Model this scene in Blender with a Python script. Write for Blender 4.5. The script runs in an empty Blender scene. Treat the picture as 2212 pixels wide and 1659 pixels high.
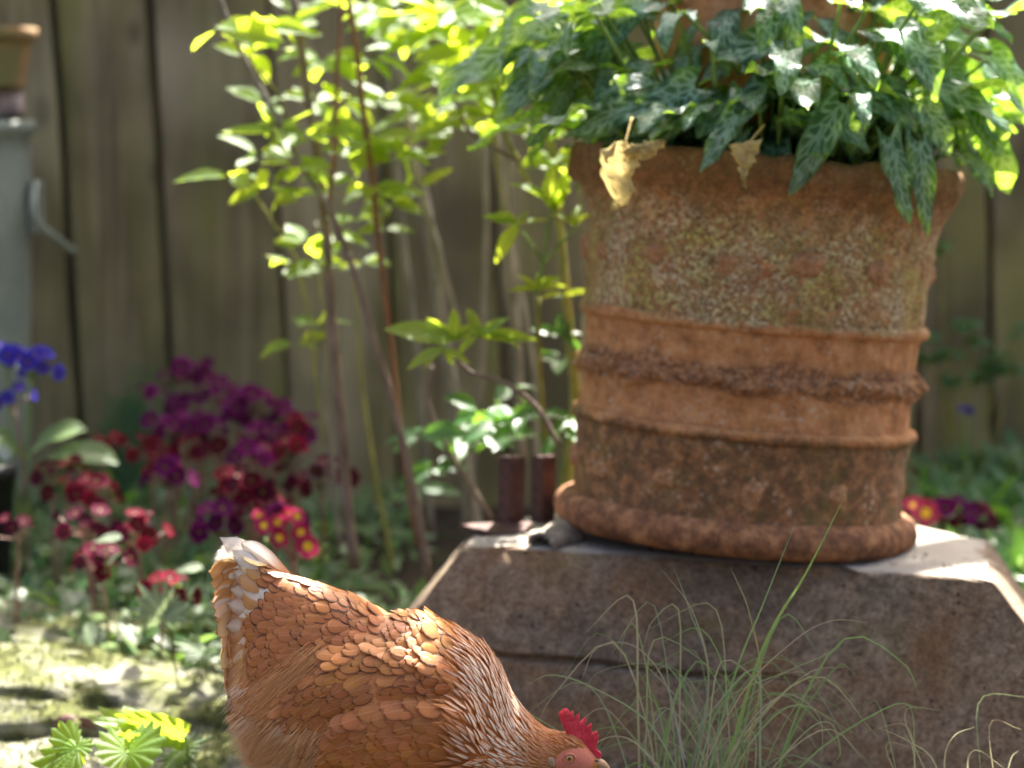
import bpy, math, random
from mathutils import Vector, Matrix, noise
from mathutils.bvhtree import BVHTree
R = math.radians
V = Vector
random.seed(7)
C = bpy.context.scene.collection
sc = bpy.context.scene

# ------------------------------------------------------------ camera, sky, sun
H = 0.86
PITCH = math.atan((829.5 - 259) / 5141)
cam = bpy.data.cameras.new('camera'); cam.lens = 83.7; cam.sensor_width = 36
cam.clip_end = 200; cam.clip_start = 0.05
cam.dof.use_dof = True; cam.dof.focus_distance = 2.47; cam.dof.aperture_fstop = 3.0
cam.dof.aperture_blades = 7
co = bpy.data.objects.new('camera', cam); C.objects.link(co)
co.location = (0, 0, H); co.rotation_euler = (math.pi/2 - PITCH, 0, 0)
sc.camera = co
SUN_EL, SUN_AZ = 56, 16            # behind the scene, a little to the right
sdir = V((math.sin(R(SUN_AZ))*math.cos(R(SUN_EL)), math.cos(R(SUN_AZ))*math.cos(R(SUN_EL)), math.sin(R(SUN_EL))))
w = bpy.data.worlds.new('World'); sc.world = w; w.use_nodes = True
nt = w.node_tree; bg = nt.nodes['Background']
sky = nt.nodes.new('ShaderNodeTexSky'); sky.sky_type = 'NISHITA'; sky.sun_disc = False
sky.sun_elevation = R(SUN_EL); sky.sun_rotation = R(SUN_AZ); sky.dust_density = 8.0; sky.air_density = 0.6; sky.ozone_density = 0.2
nt.links.new(sky.outputs[0], bg.inputs[0]); bg.inputs[1].default_value = 0.07
sl = bpy.data.lights.new('sun', 'SUN'); sl.energy = 5.0; sl.angle = R(0.53); sl.color = (1, .95, .86)
so = bpy.data.objects.new('sun', sl); C.objects.link(so)
so.rotation_euler = sdir.to_track_quat('Z', 'Y').to_euler(); so.location = (2, 6, 6)
sc.view_settings.view_transform = 'Standard'; sc.view_settings.look = 'None'
sc.view_settings.exposure = 2.85; sc.view_settings.gamma = 1
sc.render.engine = 'CYCLES'

def W(u, v, D):
    """point at depth D (world y) seen at (u, v)"""
    d = V(((u-1106)/5141, -(v-829.5)/5141, -1))
    c, s = math.cos(math.pi/2-PITCH), math.sin(math.pi/2-PITCH)
    d = V((d.x, d.y*c - d.z*s, d.y*s + d.z*c))
    return V((0, 0, H)) + d*(D/d.y)
def smooth(a, b, x):
    t = min(1, max(0, (x-a)/(b-a))) if a != b else float(x > a)
    return t*t*(3-2*t)
def fb(p, sc_=1, o=3): return noise.fractal(V(p)*sc_, 1.0, 2.0, o)
U = random.uniform

# ------------------------------------------------------------ mesh helpers
class MB:
    def __init__(s): s.v=[]; s.f=[]; s.uv=[]; s.c=[]; s.p=[]; s.m=[]
    def add(s, vs, fs, uvs=None, col=None, par=None, mi=0):
        b = len(s.v); s.v += [V(x) for x in vs]
        s.uv += uvs if uvs else [(0, 0)]*len(vs)
        s.c += (col if isinstance(col, list) else [col or (1,1,1)]*len(vs))
        s.p += (par if isinstance(par, list) else [par or (0,0,0)]*len(vs))
        for f in fs: s.f.append(tuple(b+i for i in f)); s.m.append(mi)
    def build(s, name, mats, parent=None, off=(0,0,0), sm=True):
        me = bpy.data.meshes.new(name)
        off = V(off)
        me.from_pydata([tuple(x-off) for x in s.v], [], s.f)
        for m in (mats if isinstance(mats, list) else [mats]): me.materials.append(m)
        uvl = me.uv_layers.new(name='UVMap')
        fl = []
        for p in s.f:
            for i in p: fl += s.uv[i]
        uvl.data.foreach_set('uv', fl)
        for nm, arr in (('col', s.c), ('par', s.p)):
            a = me.color_attributes.new(nm, 'FLOAT_COLOR', 'POINT')
            fl = []
            for x in arr: fl += [x[0], x[1], x[2], 1]
            a.data.foreach_set('color', fl)
        me.polygons.foreach_set('material_index', s.m)
        if sm: me.polygons.foreach_set('use_smooth', [True]*len(s.f))
        me.update()
        return link(name, me, parent)
def link(name, me, parent=None, M=None):
    o = bpy.data.objects.new(name, me); C.objects.link(o)
    if parent: o.parent = parent
    if M is not None: o.matrix_basis = M
    return o
def empty(name, loc, rot=(0,0,0)):
    o = bpy.data.objects.new(name, None); C.objects.link(o); o.location = loc; o.rotation_euler = rot
    o.empty_display_size = .05
    return o
def tag(o, label=None, cat=None, group=None, kind=None):
    if label: o['label'] = label
    if cat: o['category'] = cat
    if group: o['group'] = group
    if kind: o['kind'] = kind
    return o
def tube(mb, pts, rad, n=8, col=None, mi=0, cap=True):
    pts = [V(p) for p in pts]
    if not isinstance(rad, (list, tuple)): rad = [rad]*len(pts)
    vs=[]; fs=[]; uv=[]
    t0 = (pts[1]-pts[0]).normalized()
    nrm = t0.orthogonal().normalized()
    for i, p in enumerate(pts):
        t = (pts[min(i+1, len(pts)-1)] - pts[max(i-1, 0)]).normalized()
        nrm = (nrm - t*nrm.dot(t)).normalized(); b = t.cross(nrm)
        for k in range(n):
            a = 2*math.pi*k/n
            vs.append(p + (nrm*math.cos(a) + b*math.sin(a))*rad[i]); uv.append((i/len(pts), k/n))
    for i in range(len(pts)-1):
        for k in range(n):
            fs.append((i*n+k, i*n+(k+1)%n, (i+1)*n+(k+1)%n, (i+1)*n+k))
    if cap: fs.append(tuple(range(n))[::-1]); fs.append(tuple((len(pts)-1)*n+k for k in range(n)))
    mb.add(vs, fs, uv, col, None, mi)
def spline(pts, n):
    """Catmull-Rom through pts"""
    P = [V(p) for p in pts]; P = [P[0]*2-P[1]] + P + [P[-1]*2-P[-2]]
    out = []
    m = len(P)-3
    for i in range(n+1):
        x = i/n*m; k = min(int(x), m-1); t = x-k
        a, b, c, d = P[k:k+4]
        out.append(.5*((2*b) + (c-a)*t + (2*a-5*b+4*c-d)*t*t + (3*b-a-3*c+d)*t**3))
    return out
def frame(loc, x, z, s=1.0):
    x = V(x).normalized(); z = V(z); z = (z - x*z.dot(x))
    z = z.normalized() if z.length > 1e-6 else x.orthogonal().normalized()
    y = z.cross(x)
    sx = s if isinstance(s, (tuple, list)) else (s, s, s)
    return Matrix(((x.x*sx[0], y.x*sx[1], z.x*sx[2], loc[0]), (x.y*sx[0], y.y*sx[1], z.y*sx[2], loc[1]),
                   (x.z*sx[0], y.z*sx[1], z.z*sx[2], loc[2]), (0, 0, 0, 1)))
def box(mb, a, b, jit=0, col=None):
    a, b = V(a), V(b)
    vs = [V((x, y, z)) for x in (a.x, b.x) for y in (a.y, b.y) for z in (a.z, b.z)]
    if jit: vs = [p+V((U(-jit, jit), U(-jit, jit), U(-jit, jit))) for p in vs]
    mb.add(vs, [(0,1,3,2),(4,6,7,5),(0,4,5,1),(2,3,7,6),(0,2,6,4),(1,5,7,3)], None, col)

# ------------------------------------------------------------ material helpers
class Mat:
    def __init__(s, name):
        s.m = bpy.data.materials.new(name); s.m.use_nodes = True
        s.t = s.m.node_tree; s.t.nodes.clear()
        s.out = s.t.nodes.new('ShaderNodeOutputMaterial')
    def n(s, typ, ins=None, out=0, **pr):
        x = s.t.nodes.new('ShaderNode'+typ)
        for k, v in pr.items(): setattr(x, k, v)
        for k, v in (ins or {}).items():
            i = x.inputs[k]
            if isinstance(v, bpy.types.NodeSocket): s.t.links.new(v, i)
            else:
                if isinstance(v, tuple) and len(v) == 3 and i.type == 'RGBA': v = (*v, 1)
                i.default_value = v
        return x.outputs[out]
    def noise(s, scale, vec=None, detail=4, rough=.55, dist=0, out=0):
        d = {'Scale': scale, 'Detail': detail, 'Roughness': rough, 'Distortion': dist}
        if vec is not None: d['Vector'] = vec
        return s.n('TexNoise', d, out)
    def vor(s, scale, vec=None, feature='F1', out=0, rnd=1.0):
        d = {'Scale': scale, 'Randomness': rnd}
        if vec is not None: d['Vector'] = vec
        return s.n('TexVoronoi', d, out, feature=feature)
    def ramp(s, fac, stops, interp='LINEAR'):
        x = s.t.nodes.new('ShaderNodeValToRGB'); s.t.links.new(fac, x.inputs[0])
        cr = x.color_ramp; cr.interpolation = interp
        while len(cr.elements) < len(stops): cr.elements.new(.5)
        for e, (p, c) in zip(cr.elements, stops):
            e.position = p; e.color = (c, c, c, 1) if not isinstance(c, tuple) else (*c, 1)
        return x.outputs[0]
    def mix(s, f, a, b, mode='MIX'):
        x = s.t.nodes.new('ShaderNodeMix'); x.data_type = 'RGBA'; x.blend_type = mode; x.clamp_factor = True
        for i, v in ((0, f), (6, a), (7, b)):
            if isinstance(v, bpy.types.NodeSocket): s.t.links.new(v, x.inputs[i])
            else: x.inputs[i].default_value = (*v, 1) if isinstance(v, tuple) else v
        return x.outputs[2]
    def math(s, op, a, b=0.0, c=None, clamp=False):
        x = s.t.nodes.new('ShaderNodeMath'); x.operation = op; x.use_clamp = clamp
        for i, v in enumerate((a, b) if c is None else (a, b, c)):
            if isinstance(v, bpy.types.NodeSocket): s.t.links.new(v, x.inputs[i])
            else: x.inputs[i].default_value = v
        return x.outputs[0]
    def mapr(s, f, a, b, c=0.0, d=1.0):
        return s.n('MapRange', {'Value': f, 'From Min': a, 'From Max': b, 'To Min': c, 'To Max': d}, interpolation_type='SMOOTHSTEP')
    def coord(s, which='Object', scale=None):
        o = s.n('TexCoord', out={'Generated':0,'Normal':1,'UV':2,'Object':3}[which])
        if scale: o = s.n('Mapping', {'Vector': o, 'Scale': scale})
        return o
    def world(s, scale=None):
        o = s.n('NewGeometry')
        if scale: o = s.n('Mapping', {'Vector': o, 'Scale': scale})
        return o
    def sep(s, v, i): return s.n('SeparateXYZ', {'Vector': v}, i)
    def attr(s, name, out=0): return s.n('Attribute', out=out, attribute_name=name)
    def rnd(s): return s.n('ObjectInfo', out=5)
    def bump(s, h, strength=.3, dist=.005):
        return s.n('Bump', {'Height': h, 'Strength': strength, 'Distance': dist})
    def pbr(s, col, rough=.7, bump=None, spec=.4, metal=0.0, trans=None, tcol=None, sss=None, coat=None):
        d = {'Base Color': col, 'Roughness': rough, 'Specular IOR Level': spec, 'Metallic': metal}
        if bump is not None: d['Normal'] = bump
        if sss: d['Subsurface Weight'] = sss[0]; d['Subsurface Radius'] = sss[1]; d['Subsurface Scale'] = sss[2]
        if coat: d['Coat Weight'] = coat; d['Coat Roughness'] = .1
        sh = s.n('BsdfPrincipled', d)
        if trans:
            tr = s.n('BsdfTranslucent', {'Color': tcol if tcol is not None else col})
            x = s.t.nodes.new('ShaderNodeMixShader'); x.inputs[0].default_value = trans
            s.t.links.new(sh, x.inputs[1]); s.t.links.new(tr, x.inputs[2]); sh = x.outputs[0]
        s.t.links.new(sh, s.out.inputs[0])
        return s.m

def wood_mat():
    m = Mat('weathered_fence_wood'); p = m.coord('Object'); r = m.rnd()
    off = m.n('VectorMath', {0: p, 1: m.n('CombineXYZ', {'X': m.math('MULTIPLY', r, 7.0), 'Z': m.math('MULTIPLY', r, 31.0)})}, operation='ADD')
    g = m.noise(1, m.n('Mapping', {'Vector': off, 'Scale': (55, 55, 2.6)}), 6, .6, .3)
    g2 = m.noise(1, m.n('Mapping', {'Vector': off, 'Scale': (9, 9, 1.2)}), 4, .5)
    base = m.ramp(g, [(.25, (.14, .110, .060)), (.5, (.27, .222, .125)), (.75, (.42, .35, .21))])
    alg = m.ramp(g2, [(.42, 0.0), (.60, 1.0)])
    c = m.mix(m.math('MULTIPLY', alg, .75), base, (.20, .20, .055))
    kn = m.vor(1, m.n('Mapping', {'Vector': off, 'Scale': (6, 6, 3.2)}))
    k = m.mapr(kn, .05, .14, 1, 0)
    c = m.mix(m.math('MULTIPLY', k, .7), c, (.035, .03, .02))
    big = m.noise(2.2, off, 3)
    c = m.mix(m.ramp(big, [(.38, .75), (.58, 0.0)]), c, (.07, .058, .035))
    c = m.mix(m.ramp(m.noise(3.1, m.n('Mapping', {'Vector': off, 'Scale': (1, 1, .5)}), 3), [(.52, 0.0), (.68, .5)]), c, (.50, .44, .29))
    return m.pbr(c, .85, m.bump(g, .5, .004), .25)
def soil_mat():
    m = Mat('dark_soil'); p = m.world()
    a = m.noise(18, p, 8, .7); b = m.vor(60, p)
    c = m.ramp(a, [(.3, (.018, .013, .009)), (.55, (.05, .036, .024)), (.75, (.10, .075, .05))])
    c = m.mix(m.ramp(m.noise(5, p), [(.5, 0.0), (.7, .6)]), c, (.05, .065, .02))
    h = m.math('ADD', a, m.math('MULTIPLY', b, .4))
    return m.pbr(c, .95, m.bump(h, .9, .02), .2)
def stone_mat(name='weathered_concrete'):
    m = Mat(name); p = m.coord('Object')
    a = m.noise(60, p, 8, .7); b = m.noise(7, p, 5, .6); f = m.noise(260, p, 4, .7)
    c = m.ramp(a, [(.32, (.10, .066, .042)), (.47, (.26, .182, .115)), (.66, (.42, .32, .215))])
    c = m.mix(m.ramp(b, [(.45, 0.0), (.66, .75)]), c, (.23, .115, .045))
    mu = m.noise(3.4, p, 6, .7)
    c = m.mix(m.ramp(mu, [(.38, .65), (.52, 0.0)]), c, (.085, .068, .052))
    c = m.mix(m.ramp(f, [(.42, .6), (.55, 0.0)]), c, (.05, .035, .025))
    pits = m.vor(75, p); pm = m.mapr(pits, .10, .24, 1, 0)
    keep = m.ramp(m.noise(22, p, 3), [(.5, 0.0), (.6, 1.0)])
    pm = m.math('MULTIPLY', pm, keep)
    c = m.mix(pm, c, (.025, .018, .014))
    sp = m.vor(190, p); c = m.mix(m.mapr(sp, .05, .22, .55, 0), c, (.38, .32, .25))
    c = m.mix(m.ramp(m.noise(9, p, 6, .7), [(.58, 0.0), (.72, .6)]), c, (.14, .12, .035))
    # paler grey on faces that point up
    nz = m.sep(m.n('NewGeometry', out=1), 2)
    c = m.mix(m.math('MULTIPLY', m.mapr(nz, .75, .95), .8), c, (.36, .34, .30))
    h = m.math('ADD', m.math('ADD', a, m.math('MULTIPLY', f, .9)), m.math('MULTIPLY', pm, -1.2))
    return m.pbr(c, .88, m.bump(h, .6, .004), .3)
def terracotta_mat(kind):
    m = Mat('terracotta_'+kind); p = m.coord('Object')
    big = m.noise(9, p, 5, .6); mid = m.noise(45, p, 6, .7); fine = m.noise(190, p, 5, .7)
    c = m.ramp(mid, [(.3, (.24, .095, .034)), (.5, (.46, .20, .075)), (.72, (.64, .35, .16))])
    z = m.sep(p, 2)
    if kind in ('old', 'band'):
        zn = m.math('ADD', m.math('MULTIPLY', z, 1.058), m.math('MULTIPLY', m.math('SUBTRACT', m.noise(13, p, 4), .5), .055))
        up = m.mapr(zn, .297, .312)                   # upper drum: lichen
        low = m.mapr(zn, .162, .150)                  # lower drum: grime
        c = m.mix(m.math('MULTIPLY', m.math('MULTIPLY', up, m.ramp(m.noise(11, m.n('Mapping', {'Vector': p, 'Scale': (1, 1, .35)}), 5, .7), [(.52, 0.0), (.66, .8)])), 1.0), c, (.22, .075, .028))
        # pale lichen flecks
        lv = m.vor(260, m.n('VectorMath', {0: p, 1: m.n('VectorMath', {0: m.noise(30, p, out=1), 'Scale': .02}, operation='SCALE')}, operation='ADD'), out=1)
        lf = m.math('MULTIPLY', m.ramp(m.n('SeparateXYZ', {'Vector': lv}, 0), [(.30, 0.0), (.42, 1.0)]), m.ramp(m.noise(150, p, 5, .75), [(.40, 0.0), (.52, 1.0)]))
        lm = m.math('MULTIPLY', m.ramp(m.noise(9, p, 6, .75), [(.36, 0.0), (.50, 1.0)]), m.mapr(zn, .45, .40, 1, .15) if False else m.mapr(zn, .41, .47, 1, .15))
        lich = m.math('MULTIPLY', m.math('MULTIPLY', lf, lm), m.math('ADD', m.math('MULTIPLY', up, .85), .12), clamp=True)
        lc = m.mix(m.ramp(m.noise(14, p), [(.4, 0.0), (.6, 1.0)]), (.68, .56, .35), (.52, .45, .13))
        dirt = m.ramp(m.noise(65, p, 6, .8), [(.42, 0.0), (.56, 1.0)])
        c = m.mix(m.math('MULTIPLY', dirt, m.math('ADD', m.math('MULTIPLY', up, .55), m.math('ADD', m.math('MULTIPLY', low, .75), .12)), clamp=True), c, (.11, .055, .028))
        c = m.mix(m.math('MULTIPLY', m.math('MULTIPLY', up, m.mapr(zn, .41, .47, 1, 0)), m.ramp(m.noise(24, p, 6, .7), [(.40, 0.0), (.60, .5)])), c, (.42, .27, .11))
        c = m.mix(lich, c, lc)
        lowm = m.ramp(m.noise(38, p, 6, .8), [(.38, 1.0), (.62, .15)])
        c = m.mix(m.math('MULTIPLY', low, m.math('MULTIPLY', lowm, .8)), c, (.105, .060, .030))
        ol = m.math('MULTIPLY', m.ramp(m.noise(16, p, 6, .7), [(.48, 0.0), (.62, 1.0)]), m.math('ADD', low, m.math('MULTIPLY', up, .6)), clamp=True)
        c = m.mix(m.math('MULTIPLY', ol, .5), c, (.13, .12, .035))
        gm = m.math('MULTIPLY', m.mapr(zn, .205, .216), m.mapr(zn, .255, .244))
        c = m.mix(m.math('MULTIPLY', gm, m.ramp(m.noise(120, p, 6, .8), [(.42, .85), (.58, .1)])), c, (.10, .05, .03))
        c = m.mix(m.math('MULTIPLY', gm, m.ramp(m.noise(170, p, 5, .8), [(.56, 0.0), (.64, .8)])), c, (.50, .36, .25))
        # small pale dots in the clean band
        dv = m.vor(95, p); dk = m.mapr(dv, .22, .40, 1, 0)
        dmask = m.ramp(m.noise(20, p, 3), [(.5, 0.0), (.62, 1.0)])
        c = m.mix(m.math('MULTIPLY', m.math('MULTIPLY', dk, dmask), .6), c, (.52, .40, .27))
        bk = m.vor(170, p); c = m.mix(m.math('MULTIPLY', m.mapr(bk, .10, .32, 1, 0), m.math('ADD', m.math('MULTIPLY', up, .85), .12), clamp=True), c, (.04, .022, .014))
        rimd = m.mapr(zn, .445, .485)
        c = m.mix(m.math('MULTIPLY', rimd, .6), c, (.12, .065, .022))
        h = m.math('ADD', m.math('ADD', mid, m.math('MULTIPLY', fine, .5)), m.math('MULTIPLY', lich, .6))
        return m.pbr(c, .85, m.bump(h, .8, .006), .25)
    if kind == 'boss':
        c = m.mix(m.ramp(m.noise(160, p, 5, .8), [(.42, .8), (.55, 0.0)]), c, (.10, .045, .03))
        c = m.mix(m.ramp(m.noise(220, p, 5, .8), [(.52, 0.0), (.6, .7)]), c, (.52, .42, .27))
        c = m.mix(.35, c, (.38, .22, .11))
        return m.pbr(c, .85, m.bump(fine, .8, .004), .25)
    if kind == 'rope':
        c = m.mix(m.ramp(mid, [(.4, .9), (.62, .35)]), c, (.10, .046, .026))
        c = m.mix(m.ramp(fine, [(.5, 0.0), (.65, .5)]), c, (.3, .17, .11))
        return m.pbr(c, .85, m.bump(mid, .5, .004), .25)
    c = m.mix(m.ramp(big, [(.45, 0.0), (.65, .6)]), c, (.42, .30, .2))
    if kind == 'mossy': c = m.mix(m.ramp(m.noise(6, p), [(.42, 0.0), (.58, .9)]), c, (.13, .14, .05))
    return m.pbr(c, .8, m.bump(mid, .3, .003), .3)
def leaf_mat(name, dark, light, tcol, trans=.45, rough=.38, spec=.5, veins=True):
    m = Mat(name); uv = m.coord('UV'); r = m.rnd()
    ux, uy = m.sep(uv, 0), m.sep(uv, 1)
    s = m.math('ABSOLUTE', m.math('SUBTRACT', m.math('MULTIPLY', uy, 2.0), 1.0))
    c = m.mix(r, dark, light)
    nz = m.noise(6, uv, 3)
    c = m.mix(m.ramp(nz, [(.35, .25), (.65, 0.0)]), c, tuple(x*.5 for x in dark))
    mid = m.mapr(s, .02, .07, 1, 0)
    st = m.math('SINE', m.math('MULTIPLY', m.math('SUBTRACT', ux, m.math('MULTIPLY', s, .22)), 62.0))
    vn = m.mapr(st, .82, 1.0)
    vm = m.math('MAXIMUM', mid, m.math('MULTIPLY', vn, .35))
    c2 = m.mix(m.math('MULTIPLY', vm, .55 if veins else 0.0), c, tuple(min(1, x*1.8+.05) for x in light))
    tc = m.mix(m.math('MULTIPLY', vm, .4), tcol, tuple(x*.6 for x in tcol))
    tc = m.mix(m.math('MULTIPLY', r, .5), tc, tuple(x*y for x, y in zip(tcol, (.55, .85, .6))))
    return m.pbr(c2, rough, m.bump(st, .15, .002), spec, trans=trans, tcol=tc)
def arum_mat():
    m = Mat('marbled_arum_leaf'); uv = m.coord('UV'); r = m.rnd()
    ux, uy = m.sep(uv, 0), m.sep(uv, 1)
    sg = m.math('SUBTRACT', m.math('MULTIPLY', uy, 2.0), 1.0); s = m.math('ABSOLUTE', sg)
    # side veins sweep forward; net veins from a stretched cell pattern
    a = m.math('SUBTRACT', ux, m.math('MULTIPLY', s, .24))
    vec = m.n('CombineXYZ', {'X': m.math('MULTIPLY', a, 9.0), 'Y': m.math('MULTIPLY', sg, 1.7), 'Z': m.math('MULTIPLY', r, 37.0)})
    wv = m.n('VectorMath', {0: vec, 1: m.n('VectorMath', {0: m.noise(1.3, vec, 2, out=1), 'Scale': .5}, operation='SCALE')}, operation='ADD')
    d = m.n('TexVoronoi', {'Vector': wv, 'Scale': 1.0, 'Randomness': .85}, 0, feature='DISTANCE_TO_EDGE')
    vn = m.mapr(d, .03, .17, 1, 0)
    vn = m.math('MULTIPLY', vn, m.mapr(s, .72, .95, 1, .15))
    mid = m.mapr(s, .03, .10, 1, 0)
    vm = m.math('MAXIMUM', vn, mid)
    dk = m.mix(r, (.006, .042, .038), (.013, .072, .046))
    c = m.mix(m.math('MULTIPLY', vm, .85), dk, (.24, .42, .31))
    tc = m.mix(vm, (.30, .55, .02), (.50, .66, .08))
    return m.pbr(c, .40, m.bump(vm, .35, .003), .4, trans=.42, tcol=tc)
def bark_mat(name, a, b):
    m = Mat(name); p = m.world((1, 1, .35))
    g = m.noise(60, p, 5, .65)
    c = m.ramp(g, [(.3, a), (.7, b)])
    return m.pbr(c, .7, m.bump(g, .5, .003), .35)
def flat_mat(name, c, rough=.6, metal=0.0, spec=.4, nscale=30, var=.35, trans=None, bumpv=.2):
    m = Mat(name); p = m.coord('Object')
    g = m.noise(nscale, p, 5, .6)
    cc = m.mix(m.ramp(g, [(.35, 1.0), (.65, 0.0)]), c, tuple(x*(1-var) for x in c))
    return m.pbr(cc, rough, m.bump(g, bumpv, .003), spec, metal, trans=trans)
def petal_mat(name, c1, c2, trans=.3):
    m = Mat(name); uv = m.coord('UV'); r = m.rnd()
    c = m.mix(r, c1, c2)
    c = m.mix(m.mapr(m.sep(uv, 0), .2, .9), tuple(x*.6 for x in c1), c)
    return m.pbr(c, .8, None, .06, trans=.18, tcol=c)
M = dict(
    wood=wood_mat(), soil=soil_mat(), stone=stone_mat(), terra=terracotta_mat('old'), rope=terracotta_mat('rope'), boss=terracotta_mat('boss'),
    terra_plain=terracotta_mat('plain'), terra_mossy=terracotta_mat('mossy'), arum=arum_mat(),
    shrub=leaf_mat('shrub_leaf', (.05, .13, .02), (.11, .21, .035), (.62, .70, .05), .62, .5, .4),
    bush=leaf_mat('bush_leaf', (.03, .10, .03), (.07, .17, .05), (.22, .42, .04), .4),
    low=leaf_mat('low_leaf', (.04, .085, .025), (.12, .19, .06), (.26, .38, .08), .35, .45),
    grey=leaf_mat('grey_leaf', (.09, .13, .08), (.22, .28, .17), (.35, .42, .2), .3, .4),
    yellow=flat_mat('withered_leaf', (.80, .62, .24), .7, nscale=45, var=.35, trans=.35),
    stalk=flat_mat('leaf_stalk', (.20, .32, .07), .45, var=.3, trans=.2),
    pinkstalk=flat_mat('flower_stalk', (.30, .15, .12), .5, var=.4),
    bark=bark_mat('cane_bark', (.09, .06, .045), (.26, .19, .15)),
    bark_grey=bark_mat('grey_bark', (.11, .10, .08), (.27, .24, .20)),
    bark_red=bark_mat('red_bark', (.10, .045, .022), (.30, .15, .07)),
    bark_green=bark_mat('green_bark', (.13, .14, .03), (.30, .28, .07)),
    purple=petal_mat('purple_petal', (.055, .003, .04), (.15, .008, .10)),
    crimson=petal_mat('crimson_petal', (.055, .003, .010), (.19, .007, .025)),
    darkred=petal_mat('dark_petal', (.035, .005, .014), (.12, .008, .03)),
    pink=petal_mat('pink_petal', (.30, .008, .06), (.50, .06, .13)),
    blue=petal_mat('blue_petal', (.025, .014, .20), (.04, .035, .36)),
    eye=flat_mat('yellow_eye', (.85, .50, .02), .6, var=.2),
    dim_eye=flat_mat('ochre_eye', (.30, .12, .02), .6, var=.3),
    rust=flat_mat('rusty_iron', (.10, .045, .035), .75, .15, nscale=70, var=.5, bumpv=.5),
    zinc=flat_mat('galvanised_zinc', (.27, .30, .26), .6, .1, nscale=9, var=.3),
    plastic=flat_mat('black_plastic', (.02, .02, .022), .5, var=.1),
    label=flat_mat('white_label', (.75, .77, .75), .5, var=.05),
)
# ------------------------------------------------------------ leaf shapes
def leaf_mesh(name, mat, L=1, wd=.4, nl=10, ns=6, bend=.6, wave=.0, fold=.15, shape='ellip', wk=9, ph=0, twist=0):
    vs=[]; fs=[]; uv=[]
    for i in range(nl+1):
        t = i/nl
        if shape == 'ellip': wv = math.sin(math.pi*t**.8)**.85
        elif shape == 'arum': wv = (.78 + .5*t - 1.2*t*t) if t < .3 else .822*math.cos((t-.3)/.7*math.pi/2)**.75
        elif shape == 'strap': wv = min(1, t*4+.25)*(1-t**4)**.8
        elif shape == 'obov': wv = math.sin(math.pi*min(1, t**1.7*.98))**.7 if t > 0 else .08
        wv = max(wv, .02)*wd*.5
        a = bend*t
        cx = math.sin(a)/bend if abs(bend) > .01 else t
        cz = -(1-math.cos(a))/bend if abs(bend) > .01 else 0
        for j in range(ns+1):
            q = j/ns*2-1
            x = cx*L; z = cz*L; y = q*wv*L
            nx, nz = math.sin(a), math.cos(a)
            up = abs(q)*fold*wv*L*2 + wave*L*abs(q)**2*math.sin(wk*t*2+ph+(1.3 if q > 0 else 0))*(1-.3*t)
            if shape == 'arum': x -= .22*L*abs(q)**1.3*(1-t)**3
            tw = twist*t
            vs.append(V((x+nx*up, y*math.cos(tw)-up*0, z+nz*up+y*math.sin(tw)))); uv.append((t, j/ns))
    for i in range(nl):
        for j in range(ns):
            a = i*(ns+1)+j; fs.append((a, a+ns+1, a+ns+2, a+1))
    mb = MB(); mb.add(vs, fs, uv)
    me_o = mb.build(name, mat); me = me_o.data; bpy.data.objects.remove(me_o)
    return me
random.seed(3)
SHR = [leaf_mesh('shrub_leaf_shape', M['shrub'], 1, .46, 8, 4, U(-.3, .9), .012, U(.05, .3), 'ellip', 8, i) for i in range(6)]
BSH = [leaf_mesh('bush_leaf_shape', M['bush'], 1, .5, 6, 4, U(0, .9), .02, .15, 'ellip', 8, i) for i in range(4)]
ARU = [leaf_mesh('arum_leaf_shape', M['arum'], 1, U(.44, .58), 20, 8, b, U(.045, .085), U(.03, .12), 'arum', U(5, 7.5), i*1.7, U(-.4, .4))
       for i, b in enumerate([.2, .5, .8, 1.1, 1.4, 1.8, .9, 1.2, .4, 1.5])]
LOW = [leaf_mesh('low_leaf_shape', M['low'], 1, U(.32, .42), 8, 4, U(.2, 1.1), .02, .15, 'obov', 8, i) for i in range(4)]
GRY = [leaf_mesh('grey_leaf_shape', M['grey'], 1, U(.35, .45), 8, 4, U(.2, .9), .02, .15, 'obov', 8, i) for i in range(3)]
STR = [leaf_mesh('strap_leaf_shape', M['bush'], 1, .07, 10, 2, U(.5, 1.6), 0, .3, 'strap', 8, i) for i in range(3)]

# ------------------------------------------------------------ ground
def gz(x, y):
    z = .075*smooth(2.9, 3.5, y) + .05*smooth(3.5, 4.4, y)
    return z + .012*fb((x, y, 0), 5)
mb = MB(); vs=[]; fs=[]
ys = [-60,-20,-6,-1,.8,1.5] + [1.8+.035*i for i in range(88)] + [5.2,6,8,12,25,80]
xs = [-70,-30,-12,-5,-2.5,-1.6] + [-1.3+.035*i for i in range(78)] + [1.7,2.6,5,12,30,70]
for y in ys:
    for x in xs: vs.append((x, y, gz(x, y) if abs(x) < 6 and -1 < y < 8 else gz(0, y)))
nx = len(xs)
for j in range(len(ys)-1):
    for i in range(nx-1): fs.append((j*nx+i, j*nx+i+1, (j+1)*nx+i+1, (j+1)*nx+i))
mb.add(vs, fs); tag(mb.build('ground', M['soil']), kind='structure')

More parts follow.
